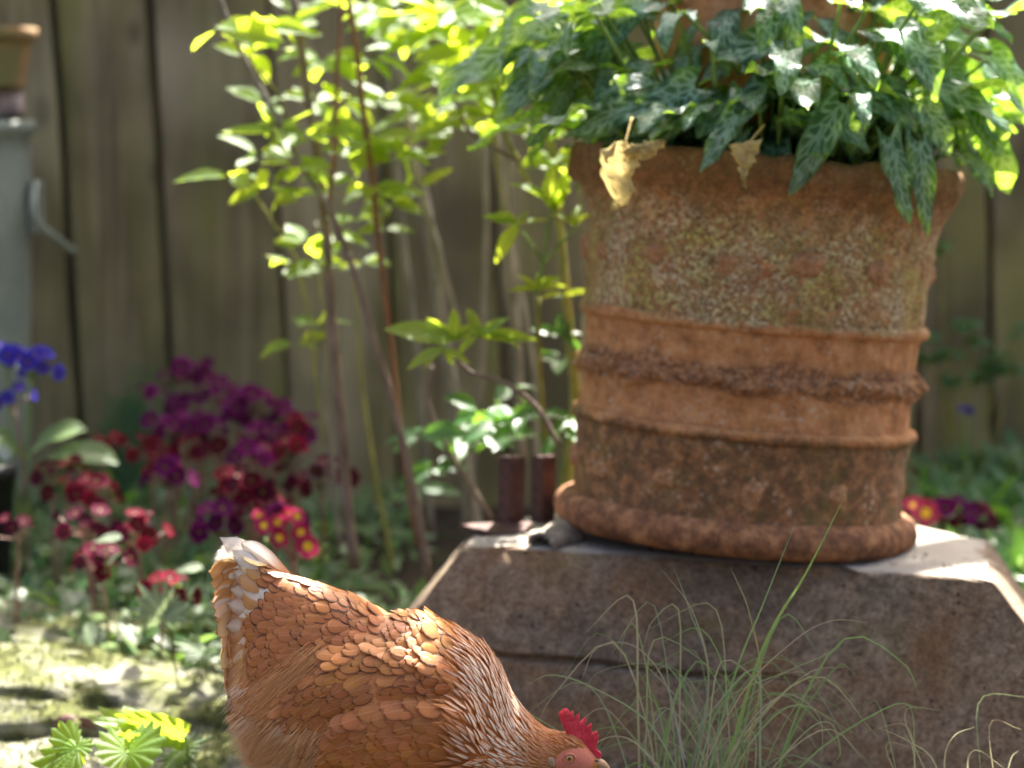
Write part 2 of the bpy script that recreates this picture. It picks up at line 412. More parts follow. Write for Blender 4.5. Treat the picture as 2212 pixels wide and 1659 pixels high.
# ------------------------------------------------------------ fence
FY = 4.5
fence = empty('wooden_fence', (0, FY, .1))
tag(fence, 'weathered wooden fence of tall upright planks green with algae behind the shrub and flowers', 'fence')
pxm = FY/5141
edges = [-700, -455, -215, 0-62, 158, 366, 615, 850, 1085, 1320, 1560, 1800, 1985, 2152, 2390, 2640, 2880]
random.seed(11)
def plank(x0, x1, y, lean, th=.022, z1=1.5):
    mb = MB(); nz = 14; vs=[]; fs=[]
    ph = U(0, 50)
    for k in range(nz+1):
        z = -.12 + (z1+.12)*k/nz
        sh = -lean*(z-.4)
        j0, j1 = .0035*noise.noise(V((ph, z*3, 0))), .0035*noise.noise(V((ph+9, z*3, 0)))
        cup = .003*noise.noise(V((ph, z*2, 5)))
        a, b = x0+sh+j0, x1+sh+j1
        c = .004
        for px, py in ((a, y+c), (a+c, y), ((a+b)/2, y-.002+cup), (b-c, y), (b, y+c), (b, y+th), (a, y+th)):
            vs.append((px, py, z))
    for k in range(nz):
        for i in range(7): fs.append((k*7+i, k*7+(i+1)%7, (k+1)*7+(i+1)%7, (k+1)*7+i))
    fs.append(tuple(nz*7+i for i in range(7)))
    mb.add(vs, fs)
    mb.build('plank', M['wood'], fence, (0, FY, .1), sm=False)
for i in range(len(edges)-1):
    x0 = (edges[i]-1106)*pxm; x1 = (edges[i+1]-1106)*pxm
    g = .007 if edges[i+1] in (158, 366, 2152) else .004
    plank(x0+g, x1-g, FY + U(-.006, .006), .04+U(-.004, .004), z1=1.5+U(-.02, .02))
for i in range(len(edges)-1):       # rear boards added behind the gaps so they look dark
    x0 = (edges[i]-1106)*pxm + .10; x1 = x0+.2
    plank(x0, x1, FY+.06, .04, z1=1.48)
for z in (.35, 1.3):
    mb = MB(); box(mb, (-1.7, FY+.026, z-.04), (1.6, FY+.058, z+.04)); mb.build('rail', M['wood'], fence, (0, FY, .1), sm=False)

# ------------------------------------------------------------ plinth
def plinth():
    FL, FR = W(1003, 1180, 3.04), W(2147, 1258, 2.90)
    BR = W(2135, 1168, 3.15); BL = W(1022, 1148, 3.15)
    zc = (FL.z+FR.z)/2
    top = [FL, FR, BR, V((BR.x-.14, 3.38, BR.z)), V((BL.x+.16, 3.42, BL.z)), BL]
    # lower outline: splayed (from the slope of the two hips)
    out = [V((-.13, -.05, 0)), V((.115, -.05, 0)), V((.115, .05, 0)), V((.06, .07, 0)), V((-.06, .07, 0)), V((-.13, .05, 0))]
    base = empty('stone_plinth', ((FL.x+FR.x)/2, 3.1, 0))
    mb = MB()
    n = len(top); hz = 110
    sub = [150, 40, 24, 60, 24, 40]
    ringpts = []
    for k in range(hz+1):
        t = k/hz
        row = []
        for i in range(n):
            a, b = top[i], top[(i+1)%n]; oa, ob = out[i], out[(i+1)%n]
            for s in range(sub[i]):
                q = s/sub[i]
                p = a.lerp(b, q); o = oa.lerp(ob, q)
                z = p.z + (-.03-p.z)*t
                sl = min(t, .72)
                pp = V((p.x, p.y, z)) + o*(sl*2.05)
                nn = V((o.x, o.y, 0)).normalized() if o.length > 0 else V((0,-1,0))
                if i == 0: nn = V((-.12, -1, 0)).normalized()
                d = .0022*fb(pp, 22, 4) + .003*fb(pp, 5, 2)
                # the joint that runs a third of the way along the front
                if i == 0 and q < .66:
                    zj = p.z - .118 - .012*q + .004*fb((q*4, 0, 3), 2) - .012*math.sin(q*3)
                    dj = abs(z - zj)
                    d -= .010*smooth(.006, .0015, dj)*smooth(.66, .55, q)
                    if z < zj: d -= .004*smooth(.66, .5, q)
                edge = .0040*smooth(.08, 0, t)**2*(1+1.6*fb(pp, 30, 3)) + .006*max(0, fb(pp, 16, 3)-.25)*smooth(.12, 0, t)*4
                row.append(pp + nn*(d-edge))
        ringpts.append(row)
    m_ = len(ringpts[0])
    vs = [p for r in ringpts for p in r]; fs = []
    for k in range(hz):
        for i in range(m_): fs.append((k*m_+i, (k+1)*m_+i, (k+1)*m_+(i+1)%m_, k*m_+(i+1)%m_))
    # top: concentric rings to the centre
    cc = sum(ringpts[0], V())/m_; prev = 0; K = 10
    cur = list(range(m_))
    for k in range(1, K+1):
        st = len(vs)
        for i in range(m_):
            p = ringpts[0][i].lerp(cc, k/K); p = p + V((0, 0, .0035 + .0015*fb(p, 30, 3))); vs.append(p)
        for i in range(m_): fs.append((cur[i], cur[(i+1)%m_], st+(i+1)%m_, st+i))
        cur = list(range(st, st+m_))
    mb.add(vs, fs)
    mb.build('block', M['stone'], base, base.location)
    tag(base, 'grey brown weathered stone plinth with sloping sides and a crack under the big pot', 'plinth')
    return top
PT = plinth()
def topz(x):
    a, b = PT[0], PT[1]; return a.z + (b.z-a.z)*(x-a.x)/(b.x-a.x)

# ------------------------------------------------------------ big planter
POTC = V(((1589-1106)/5141*3.16, 3.155, .306)); PS = 1.032
pot = empty('terracotta_planter', POTC, (R(0), R(5.0), R(20))); pot.scale = (PS, PS, PS)
tag(pot, 'large old lichen covered terracotta planter with ridges and a rope base leaning on the plinth', 'planter')
prof = [(.10,.004),(.205,.006),(.214,.03),(.214,.05),(.213,.08),(.213,.11),(.216,.145),(.213,.165),(.211,.19),(.2115,.215),(.212,.24),(.213,.265),(.215,.285),
        (.217,.305),(.219,.33),(.221,.36),(.222,.39),(.224,.402),(.228,.415),(.235,.428),(.245,.440),(.252,.452),(.253,.466),(.248,.474),(.242,.473),(.238,.463),(.228,.44),(.212,.41),(.20,.38),(.19,.33)]
def hmap(h): return h*.945 if h < .30 else .2835+(h-.30)*1.19
def lathe(mb, pr, n=220, disp=None, col=None, hm=False):
    vs=[]; fs=[]
    for r, h in pr:
        for k in range(n):
            a = 2*math.pi*k/n; p = V((r*math.cos(a), r*math.sin(a), h))
            if disp: p = disp(p, a, r, h)
            if hm: p.z = hmap(p.z)
            vs.append(p)
    for i in range(len(pr)-1):
        for k in range(n): fs.append((i*n+k, i*n+(k+1)%n, (i+1)*n+(k+1)%n, (i+1)*n+k))
    mb.add(vs, fs, None, col)
def resample(pr, step):
    out = []
    for i in range(len(pr)-1):
        a, b = pr[i], pr[i+1]; L = math.hypot(a[0]-b[0], a[1]-b[1]); n = max(1, int(L/step))
        for k in range(n): t = k/n; out.append((a[0]+(b[0]-a[0])*t, a[1]+(b[1]-a[1])*t))
    out.append(pr[-1]); return out
def potd(p, a, r, h):
    o = V((math.cos(a), math.sin(a), 0))
    d = .0016*fb(p, 45, 3) + .003*fb(p, 9, 3)
    if h > .30 and r > .2: d += .0015*fb(p, 90, 3)
    chip = max(0, fb(p, 13, 2)-.25)*smooth(.44, .465, h)
    # bite out of the rim on the left
    aa = (a - R(180-30)) % (2*math.pi)
    bite = smooth(.16, .03, abs(((a-R(158)+math.pi) % (2*math.pi))-math.pi))*smooth(.425, .465, h)
    return p + o*(d - .012*chip) + V((0, 0, -.016*chip - .022*bite))
mb = MB(); lathe(mb, resample(prof, .0045), 260, potd, None, True); mb.build('body', M['terra'], pot)
def torus_pr(rc, hc, rr, n=9, inner=.3):
    return [(rc + rr*math.cos(t), hc + rr*math.sin(t)) for t in [math.pi*(-.5-inner/2) + math.pi*(1+inner)*k/n for k in range(n+1)]]
def ropd(p, a, r, h):
    o = V((math.cos(a), math.sin(a), 0)); k = (math.sin(a*240 + h*20))
    return p + o*(.0008*k + .002*fb(p, 14, 2) + .0008*fb(p, 80, 2))
mb = MB(); lathe(mb, torus_pr(.213, .024, .0225, 10), 1440, ropd); mb.build('rope_base', M['rope'], pot)
def beadd(p, a, r, h):
    o = V((math.cos(a), math.sin(a), 0))
    return p + o*(.0007*math.sin(a*150) + .0022*fb(p, 30, 3)) + V((0, 0, .0015*fb((a*3, h, 1), 1.5, 2)))
for rc, hc, rr in ((.214, .158, .0088), (.2165, .298, .0082)):
    mb = MB(); lathe(mb, torus_pr(rc, hc, rr, 8), 620, beadd, None, True); mb.build('moulding', M['terra'], pot)
def festd(p, a, r, h):
    o = V((math.cos(a), math.sin(a), 0)); k = abs(math.sin(a*9))
    lump = .013*fb((math.cos(a)*2.2, math.sin(a)*2.2, h*10), 4, 4) - .001 + .0025*fb(p, 60, 3)
    sag = -.003*(1-k)
    return p + o*(lump + .004*max(0, 1-k*4)) + V((0, 0, sag + .004*fb(p, 20, 2)))
mb = MB(); lathe(mb, [(.208, .208), (.215,.212)] + torus_pr(.2065, .228, .0145, 14)[3:-3] + [(.215,.243), (.208,.249)], 420, festd, None, True); mb.build('garland_band', M['terra'], pot)
def boss_mesh(seed, s):
    mb = MB(); vs=[]; fs=[]; n, m2 = 14, 8
    for i in range(m2+1):
        t = i/m2*math.pi*.5
        for k in range(n):
            a = 2*math.pi*k/n
            p = V((math.cos(t)*math.cos(a), math.cos(t)*math.sin(a)*1.15, math.sin(t)*.75))
            p *= s*(1+.35*fb(p+V((seed*3,0,0)), 1.7, 3)); vs.append(p)
    for i in range(m2):
        for k in range(n): fs.append((i*n+k, i*n+(k+1)%n, (i+1)*n+(k+1)%n, (i+1)*n+k))
    mb.add(vs, fs); o = mb.build('boss', M['boss']); me = o.data; bpy.data.objects.remove(o); return me
BM = [boss_mesh(i, .0155) for i in range(4)]
random.seed(5)
for h, r, n, ph in ((.365, .219, 14, .1), (.088, .211, 12, .3)):
    for k in range(n):
        a = 2*math.pi*(k+ph)/n; o = V((math.cos(a), math.sin(a), 0))
        s = U(.75, 1.15)
        link('boss', random.choice(BM), pot, frame(o*(r-.002)+V((0, 0, hmap(h)+U(-.005, .005))), V((0,0,1)), o, (s*U(.9,1.2), s*U(.9,1.2), s*U(.7, 1.0))))
mb = MB(); lathe(mb, [(.215, .435), (.15, .442), (.08, .446), (.001, .448)], 40, lambda p, a, r, h: p+V((0,0,.004*fb(p,20,2)))); mb.build('soil', M['soil'], pot)

PM = Matrix.Translation(POTC) @ Matrix.Rotation(R(5), 4, 'Y') @ Matrix.Scale(PS, 4)
def PL(r, ang, h):            # planter frame, ang=-90 faces the camera
    return PM @ V((r*math.cos(R(ang)), r*math.sin(R(ang)), h))
# inner pot
ip = empty('terracotta_pot', PL(0, 0, .43), (0, R(3), 0))
tag(ip, 'plain brown terracotta pot standing in the middle of the marbled arum leaves', 'pot')
IC = W(1655, 120, 3.16)
ip.location = (IC.x, 3.18, PL(0,0,.43).z)
mb = MB(); lathe(mb, resample([(.04,0),(.13,0.0),(.140,.05),(.148,.10),(.153,.15),(.157,.20),(.158,.27),(.172,.272),(.175,.31),(.165,.312),(.16,.28),(.15,.25)], .01), 90,
                 lambda p, a, r, h: p + V((math.cos(a), math.sin(a), 0))*.001*fb(p, 12, 2)); mb.build('body', M['terra_plain'], ip)

# ------------------------------------------------------------ arum plant
arum = empty('arum_plant', PL(0, 0, .450))
tag(arum, 'lush arum plant with dark green marbled arrow shaped leaves filling the big planter', 'plant')
AL = arum.location.copy()
random.seed(21)
def add_leaf(me, base, tip, nrm, parent, ploc, name='leaf', wmul=1.0, ln=None):
    base, tip = V(base), V(tip); d = tip-base; L = ln or d.length
    return link(name, me, parent, frame(base-ploc, d, nrm, (L, L*wmul, L)))
def stalk(a, b, r, parent, ploc, mat, sag=.03, name='stalk', n=7):
    a, b = V(a), V(b); mid = (a+b)/2 + V((0, 0, 1))*sag*(a-b).length*3
    mb = MB(); pts = spline([a, mid, b], n); tube(mb, pts, [r*(1-.35*i/n) for i in range(n+1)], 6)
    return mb.build(name, mat, parent, ploc)
SA = PL(0, 0, .450)
def arum_leaf(r0, ang, hgt, reach, L, var=None, tilt=0.0, stk=True):
    """leaf base stands off the soil centre at (r0, ang), height hgt above the soil; blade points outward"""
    a = R(ang); o = V((math.cos(a), math.sin(a), 0))
    root = SA + o*(r0*.55)
    base = SA + o*r0 + V((0, 0, hgt))
    dirv = (o + V((U(-.3, .3), U(-.3, .3), tilt))).normalized()
    nrm = (V((0, 0, 1)) + o*U(.1, .6) + V((U(-.35, .35), U(-.35, .35), 0))).normalized()
    me = ARU[var] if var is not None else random.choice(ARU)
    link('leaf', me, arum, frame(base-AL, dirv, nrm, (L, L*U(.85, 1.1), L)))
    if stk: stalk(root-V((0,0,.01)), base, .0034, arum, AL, M['stalk'], U(.01, .05))
# low skirt round the rim
for k in range(170):
    ang = U(0, 360)
    if k < 146: ang = -90 + U(-105, 105)
    arum_leaf(U(.07, .185), ang, U(.04, .13), 0, U(.075, .125), random.choice((0, 1, 2, 6, 8, 2, 3)), U(-.1, .4), k % 3 == 0)
# upper tier, long stalks
for k in range(165):
    ang = U(0, 360) if k % 2 else -90+U(-110, 110)
    r0 = U(.12, .31)
    if -125 < ang < -55 and random.random() < .6: continue
    arum_leaf(r0, ang, U(.08, .25), 0, U(.075, .13), None, U(-.3, .25), True)
# leaves that can be picked out: (base u,v, tip u,v, depth, variant, width)
for bu, bv, tu, tv, D, var, wm in [(1588,250,1512,368,2.765,0,.8),(1640,230,1590,262,2.77,1,.8),(1815,225,1702,415,2.765,1,.9),(1920,300,1968,480,2.775,0,.7),(1985,310,2010,505,2.775,1,.8),(1760,240,1900,300,2.78,2,.9),
        (1130,95,888,178,2.98,6,.9),(1440,210,1215,265,2.84,1,.9),(1500,190,1330,250,2.83,7,1),(1700,150,1560,240,2.82,2,1),(1850,200,1960,262,2.81,0,1),
        (1985,215,2070,330,2.80,2,1),(2030,190,2210,262,2.86,1,1),(2090,200,2212,330,2.9,3,1),(1470,120,1500,40,2.92,1,1),(1840,100,1760,30,2.88,0,1),
        (1730,80,1540,110,2.85,8,1),(1920,60,2180,70,2.92,1,.9),(1240,170,1180,260,2.96,2,.8),(2080,330,2180,400,2.93,3,.8),(2140,300,2212,430,2.97,4,.9),(1310,210,1240,300,2.86,4,.8),
        (1640,200,1590,250,2.82,3,1.1),(1880,235,1800,330,2.80,5,.9),(1560,235,1420,262,2.82,6,.9),(1330,70,1260,150,2.9,5,1),(1400,170,1300,190,2.85,1,1)]:
    D += .10; b, t = W(bu, bv, D+.03), W(tu, tv, D)
    add_leaf(ARU[var], b, t, V((U(-.25, .25), -1, .75)), arum, AL, wmul=wm)
    a = (b - SA); a.z = 0
    stalk(SA + a*.55 , b, .0032, arum, AL, M['stalk'], .03)
for k in range(34):
    if k < 16: bu, bv, D = U(1990, 2150), U(40, 260), U(2.98, 3.2); tu, tv = bu+U(40, 130), bv+U(-40, 110)
    else: bu, bv, D = U(1180, 1420), U(0, 220), U(2.98, 3.15); tu, tv = bu-U(20, 120), bv+U(-50, 90)
    b, t = W(bu, bv, D+.03), W(tu, tv, D)
    add_leaf(random.choice(ARU), b, t, V((U(-.5, .5), -1, U(.3, 1.4))), arum, AL, wmul=U(.85, 1.15), ln=U(.08, .12))
    a = (b - SA); a.z = 0; stalk(SA + a*.5, b, .0030, arum, AL, M['stalk'], .03)
# bare upright stalks in front of the inner pot
for bu, bv, tu, tv, D in [(1708,205,1690,40,2.86),(1770,205,1870,25,2.87),(1990,215,2120,60,2.9),(1545,190,1535,90,2.86),(1600,160,1480,30,2.9),(1850,150,1900,60,2.9)]:
    D += .10; stalk(W(bu, bv, D), W(tu, tv, D), .0036, arum, AL, M['stalk'], .01)
    t = W(tu, tv, D); add_leaf(random.choice(ARU), t, W(tu+U(-80, 80), tv-U(10, 60), D-.04), V((0, -.5, 1)), arum, AL)
# withered yellow leaves hanging over the rim
def withered(pts_l, pts_r, D, name='withered_leaf'):
    D += .080
    mb = MB(); vs=[]; fs=[]; n = 16; ns = 5
    Lp = spline([V((u, v, 0)) for u, v in pts_l], n); Rp = spline([V((u, v, 0)) for u, v in pts_r], n)
    for i in range(n+1):
        for j in range(ns+1):
            q = j/ns; p = Lp[i].lerp(Rp[i], q)
            jag = 11*noise.noise(V((i*1.1, j*1.2, D*9)))
            vs.append(W(p.x+jag, p.y+jag*.6, D - .010*math.sin(q*math.pi) + .008*noise.noise(V((i*.5, j, 1))) - .008*(j % 2)))
    for i in range(n):
        for j in range(ns): a = i*(ns+1)+j; fs.append((a, a+ns+1, a+ns+2, a+1))
    mb.add(vs, fs); o = mb.build(name, M['yellow'], arum, AL); return o
withered([(1330,305),(1296,335),(1300,380),(1322,430),(1322,455)], [(1352,305),(1380,345),(1365,385),(1368,420),(1328,457)], 2.80)['label'] = 'crumpled yellow dead leaf'
withered([(1350,320),(1395,305),(1430,303)], [(1352,335),(1400,345),(1440,305)], 2.795)
withered([(1572,312),(1590,350),(1600,385),(1605,412)], [(1648,300),(1628,350),(1612,385),(1607,412)], 2.80)['label'] = 'narrow folded yellow dead leaf'
stalk(W(1365,255,2.90), W(1350,312,2.872), .0018, arum, AL, M['yellow'], 0)
stalk(W(1650,270,2.90), W(1610,318,2.872), .0018, arum, AL, M['yellow'], 0)

# ------------------------------------------------------------ rusty posts, plate, shard, debris on the plinth
def rust_post(u, v0, v1, D, wpx, label):
    b, t = W(u, v1, D), W(u, v0, D); s = wpx/5141*D*.5*.78
    e = empty('iron_post', b); mb = MB()
    h = t.z-b.z; th = .006
    for (x0, x1, y0, y1) in ((-s, s, -s, -s+th), (-s, s, s-th, s), (-s, -s+th, -s+th, s-th), (s-th, s, -s+th, s-th)):
        box(mb, (x0, y0, 0), (x1, y1, h), .0006)
    mb.build('square_tube', M['rust'], e, sm=False); e.rotation_euler = (0, R(1), R(40))
    tag(e, label, 'post'); return e
rust_post(1103, 986, 1148, 3.165, 52, 'rusty square iron tube post standing on the plate at the plinth corner')
rust_post(1172, 984, 1138, 3.22, 48, 'rusty square iron tube post standing close against the left side of the planter')
mb = MB(); a = W(1072, 1150, 3.14); a.z = topz(a.x)+.004
vs=[]; fs=[]
for k in range(18):
    an = k/18*2*math.pi; r = .042*(1+.18*noise.noise(V((k*.9, 0, 0))))
    for z in (0, .005): vs.append(a + V((r*math.cos(an)*1.15, r*.8*math.sin(an), z+.004*math.sin(an*2+1)+.002)))
for k in range(18): fs.append((2*k, 2*((k+1)%18), 2*((k+1)%18)+1, 2*k+1))
fs += [tuple(2*k+1 for k in range(18)), tuple(2*k for k in range(18))[::-1]]
mb.add(vs, fs); tag(mb.build('iron_plate', M['rust'], sm=False), 'thin rusty iron plate with ragged edge under the nearer post on the plinth', 'plate')
# broken curved shard
mb = MB(); vs=[]; fs=[]; n1, n2 = 14, 10; c0 = W(1195, 1168, 3.06); c0.z = topz(c0.x)+.003
for i in range(n1+1):
    for j in range(n2+1):
        a = math.pi*(i/n1)*.95; x = -.036 + .072*j/n2
        r = .021 + .008*(j/n2) + .003*fb((i*.3, j*.3, 0), 1, 2)
        cut = .012*noise.noise(V((i*.6, 4, 0))) if j in (0, n2) else 0
        p = V((x*1.0 + cut, -math.cos(a)*r, math.sin(a)*r*.95))
        vs.append(c0 + Matrix.Rotation(R(62), 3, 'Z') @ p + V((0, 0, .001)))
for i in range(n1):
    for j in range(n2): a = i*(n2+1)+j; fs.append((a, a+1, a+n2+2, a+n2+1))
mb.add(vs, fs); o = mb.build('pottery_shard', flat_mat('dirty_shard', (.30, .25, .20), .8, nscale=60, var=.6, bumpv=.6))
s = o.modifiers.new('thick', 'SOLIDIFY'); s.thickness = .006
tag(o, 'curved broken pottery shard lying hollow side out between the rusty posts and planter base', 'shard')
random.seed(9)
mb = MB(); M['litter'] = flat_mat('leaf_litter', (.09, .06, .04), .9, nscale=40, var=.6)
for k in range(150):
    if k < 55: u, v = U(1985, 2140), 0; D = U(2.95, 3.12); x = (u-1106)/5141*D
    elif k < 75: x = (U(1020, 1330)-1106)/5141*3.04; D = U(3.045, 3.09)
    else: x = (U(1250, 1950)-1106)/5141*2.97; D = 3.045-(x)*.21 + U(.0, .03)
    p = V((x, D, topz(x)+.005)); s = U(.0015, .0052)
    q = [p + V((U(-1, 1)*s*1.4, U(-1, 1)*s*1.4, U(0, .8)*s)) for _ in range(4)]
    mb.add(q, [(0,1,2,3),(0,2,1),(1,3,2)])
o = mb.build('leaf_litter', M['litter'], sm=False); tag(o, 'dark crumbs of leaf litter scattered over the plinth top', 'litter', kind='stuff')
mb = MB()
tube(mb, spline([W(1075,1172,3.055), W(1130,1178,3.05), W(1200,1186,3.04), W(1290,1192,3.03)], 12), .0016, 6); tube(mb, spline([W(1110,1168,3.07), W(1180,1190,3.03), W(1215,1194,3.03)], 8), .0018, 6)
tag(mb.build('twig', M['bark']), 'thin dry twigs lying on the plinth edge below the pottery shard', 'twig')

# ------------------------------------------------------------ shrubs
random.seed(31)
def cane(parent, ploc, pts, w0, w1, mat, name='stem', n=22):
    P = spline([W(u, v, D) for u, v, D in pts], n)
    P = [p + V((.003*noise.noise(p*9), .003*noise.noise(p*9+V((5,0,0))), 0)) for p in P]
    mb = MB(); tube(mb, P, [(w0+(w1-w0)*i/n)*(1+.10*noise.noise(P[i]*40)) for i in range(n+1)], 8)
    return mb.build(name, mat, parent, ploc)
def whorl(parent, ploc, u, v, D, n, size, meshes, spread=1.0, down=.1, up=.0, stem=None):
    """n leaves radiating from a shoot tip; size in metres"""
    c = W(u, v, D); a0 = U(0, 6.28)
    for k in range(n):
        a = a0 + k*2.4 + U(-.3, .3); el = U(-.35, .55) + up - down
        d = V((math.cos(a)*math.cos(el), math.sin(a)*math.cos(el)*.9, math.sin(el)))
        s = size*U(.65, 1.1)
        nrm = V((-d.x*math.sin(el), -d.y*math.sin(el), math.cos(el))) + V((U(-.6, .6), U(-1.5, -.1), U(-.2, .2)))
        s *= 1.0; b = c + d*size*.12 + V((0, 0, -.15*size*random.random()))
        link('leaf', random.choice(meshes), parent, frame(b-ploc, d, nrm, (s, s*U(.85, 1.15), s)))
SL = W(800, 1330, 3.55); SL.z = gz(SL.x, SL.y)
sh1 = empty('garden_shrub', SL)
tag(sh1, 'tall shrub of bare brown canes with glowing yellow green leaf clusters before the fence', 'shrub', 'yellow green leafed shrubs behind the plinth')
mmp = 3.45/5141
for pts, w0, w1, mt in [
    ([(768,1230,3.5),(745,1000,3.5),(715,700,3.48),(700,450,3.48),(668,230,3.46),(632,-30,3.45)], .0085, .0058, 'bark'),
    ([(930,1260,3.42),(880,1000,3.42),(800,700,3.4),(740,520,3.4),(708,440,3.4)], .0055, .0045, 'bark'),
    ([(716,448,3.4),(660,370,3.39),(590,240,3.38),(520,110,3.37),(470,-20,3.36)], .0042, .0035, 'bark_grey'),
    ([(905,1180,3.46),(865,940,3.46),(840,700,3.44),(812,450,3.43),(788,270,3.42),(770,110,3.42),(750,-30,3.41)], .0052, .0038, 'bark_red'),
    ([(712,450,3.4),(722,330,3.4),(725,200,3.4),(738,-20,3.4)], .0036, .0028, 'bark_red'),
    ([(850,1230,3.7),(790,900,3.72),(768,640,3.73),(735,420,3.73)], .004, .001, 'bark_green'),
    ([(1040,1200,3.75),(975,820,3.78),(925,500,3.8),(860,160,3.8),(840,-20,3.8)], .010, .0085, 'bark_grey'),
    ([(985,700,3.72),(940,520,3.7),(895,370,3.7),(880,250,3.7)], .0075, .005, 'bark_grey'),
    ([(930,1150,3.85),(905,800,3.85),(870,520,3.85),(850,300,3.85),(800,-20,3.85)], .007, .004, 'bark_grey'),
    ([(735,1180,3.6),(705,900,3.6),(690,600,3.6),(680,480,3.6)], .0045, .003, 'bark_grey'),
    ([(560,150,3.4),(600,205,3.4),(620,260,3.42)], .002, .002, 'bark_green'),
    ([(700,960,3.55),(650,600,3.55),(590,480,3.5),(550,420,3.5)], .002, .0015, 'bark_green'),
]: cane(sh1, SL, pts, w0, w1, M[mt])
# shoot tips: (u, v, depth, leaves, leaf length m)
tips1 = [(470,50,3.36,4,.085),(560,40,3.40,7,.075),(610,60,3.44,8,.075),(545,110,3.42,6,.065),(660,30,3.5,8,.075),(600,270,3.38,9,.068),(665,290,3.40,8,.065),
         (560,330,3.42,7,.065),(640,350,3.39,9,.062),(500,365,3.42,3,.075),(575,395,3.40,6,.06),(640,420,3.44,6,.055),(800,290,3.42,9,.07),(850,330,3.44,9,.07),(760,320,3.44,7,.06),
         (880,290,3.5,5,.08),(800,400,3.42,7,.055),(905,400,3.5,4,.06),(840,430,3.5,6,.05),(720,390,3.46,6,.055),(770,470,3.46,6,.05),(660,520,3.5,6,.055),(630,570,3.55,6,.05),(690,560,3.5,5,.05),
         (720,500,3.52,5,.05),(690,690,3.6,5,.05),(640,735,3.6,3,.06),(830,490,3.5,5,.045),(790,560,3.55,5,.05),(810,20,3.5,9,.075),(880,30,3.48,9,.078),(940,60,3.5,9,.075),(870,100,3.55,8,.075),
         (800,120,3.5,7,.07),(960,140,3.52,8,.07),(1010,30,3.5,9,.075),(1030,110,3.5,8,.07),(930,210,3.58,7,.07),(840,210,3.55,7,.065),(960,260,3.6,6,.07),(700,120,3.5,7,.07),(740,220,3.55,6,.065),
         (980,10,3.4,5,.08),(1060,50,3.42,8,.075),(1000,190,3.5,7,.065),(680,210,3.55,5,.06)]
for u, v, D, n, s in tips1:
    whorl(sh1, SL, u, v, D, max(4, int(n*.85)) if n > 4 else n, s, SHR)
for _ in range(9):
    u, v = U(570, 1130), U(-30, 250); whorl(sh1, SL, u, v, U(3.45, 3.8), 6, U(.055, .075), SHR)
BL2 = W(1190, 1180, 3.3); BL2.z = gz(BL2.x, BL2.y)
sh2 = empty('garden_shrub', BL2)
tag(sh2, 'slender shrub with crooked twigs and bright leaf tufts close against left of planter', 'shrub', 'yellow green leafed shrubs behind the plinth')
for pts, w0, w1, mt in [
    ([(1195,1150,3.3),(1180,980,3.3),(1165,800,3.28),(1160,640,3.28)], .0050, .0035, 'bark_green'),
    ([(1160,640,3.28),(1172,560,3.28),(1185,480,3.28),(1192,440,3.28)], .0030, .0022, 'stalk'),
    ([(1172,570,3.28),(1145,525,3.27),(1115,485,3.27)], .002, .0016, 'stalk'),
    ([(1175,570,3.28),(1205,530,3.27),(1245,490,3.26)], .002, .0016, 'stalk'),
    ([(1205,960,3.2),(1160,880,3.2),(1090,825,3.19),(1020,805,3.18),(975,762,3.17)], .0038, .0026, 'bark'),
    ([(1215,1100,3.35),(1240,900,3.36),(1230,700,3.36),(1190,300,3.4),(1170,-20,3.4)], .010, .004, 'bark_green'),
    ([(1060,1120,3.4),(985,1000,3.4),(925,880,3.4),(930,790,3.4)], .0050, .003, 'bark'),
    ([(1150,420,3.35),(1120,345,3.35),(1085,280,3.35),(1062,180,3.35),(1055,60,3.35)], .0035, .0028, 'bark_green'),
    ([(1122,348,3.35),(1060,315,3.34),(1010,280,3.34),(985,225,3.34)], .0030, .0025, 'bark'),
    ([(1130,1000,3.6),(1115,700,3.6),(1085,400,3.6),(1050,150,3.6),(1040,-20,3.6)], .0075, .006, 'bark_grey'),
    ([(1160,1050,3.7),(1150,800,3.7),(1105,500,3.7),(1100,200,3.7)], .005, .004, 'bark_grey'),
    ([(1000,1150,3.8),(1040,800,3.8),(1050,400,3.8),(1030,-20,3.8)], .006, .004, 'bark_grey'),
    ([(1240,1080,3.5),(1260,700,3.5),(1255,400,3.5),(1215,100,3.5)], .006, .004, 'bark_grey'),
]: cane(sh2, BL2, pts, w0, w1, M[mt])
def stars(parent, ploc, u, v, D, lst, meshes):
    """leaves given by angle (deg, image plane), length px, tilt"""
    c = W(u, v, D); k = D/5141
    for ang, Lp, yt in lst:
        d = V((math.cos(R(ang)), yt, math.sin(R(ang)))).normalized()
        nrm = V((U(-.5, .5), -U(.2, 1.0), .9)); L = Lp*k*U(.85, 1.1)
        link('leaf', random.choice(meshes), parent, frame(c-ploc, d, nrm, (L, L*U(.65, .85), L)))
stars(sh2, BL2, 1195, 455, 3.27, [(100,110,-.1),(125,125,-.2),(70,95,.1),(85,100,.4),(50,70,-.3)], SHR)
stars(sh2, BL2, 1118, 485, 3.26, [(165,75,-.1),(140,60,.2),(235,95,-.1),(20,70,-.2),(60,40,0)], SHR)
stars(sh2, BL2, 1238, 490, 3.26, [(35,50,0),(130,60,-.2),(80,60,.3)], SHR)
stars(sh2, BL2, 1160, 625, 3.27, [(150,60,-.1),(190,70,-.2),(40,60,0),(0,70,-.2),(80,45,.3)], SHR)
stars(sh2, BL2, 1215, 640, 3.3, [(5,70,0),(170,60,.2)], SHR)
stars(sh2, BL2, 985, 735, 3.17, [(163,155,-.1),(150,85,.5),(95,70,.2),(55,70,-.1),(28,80,-.3)], SHR)
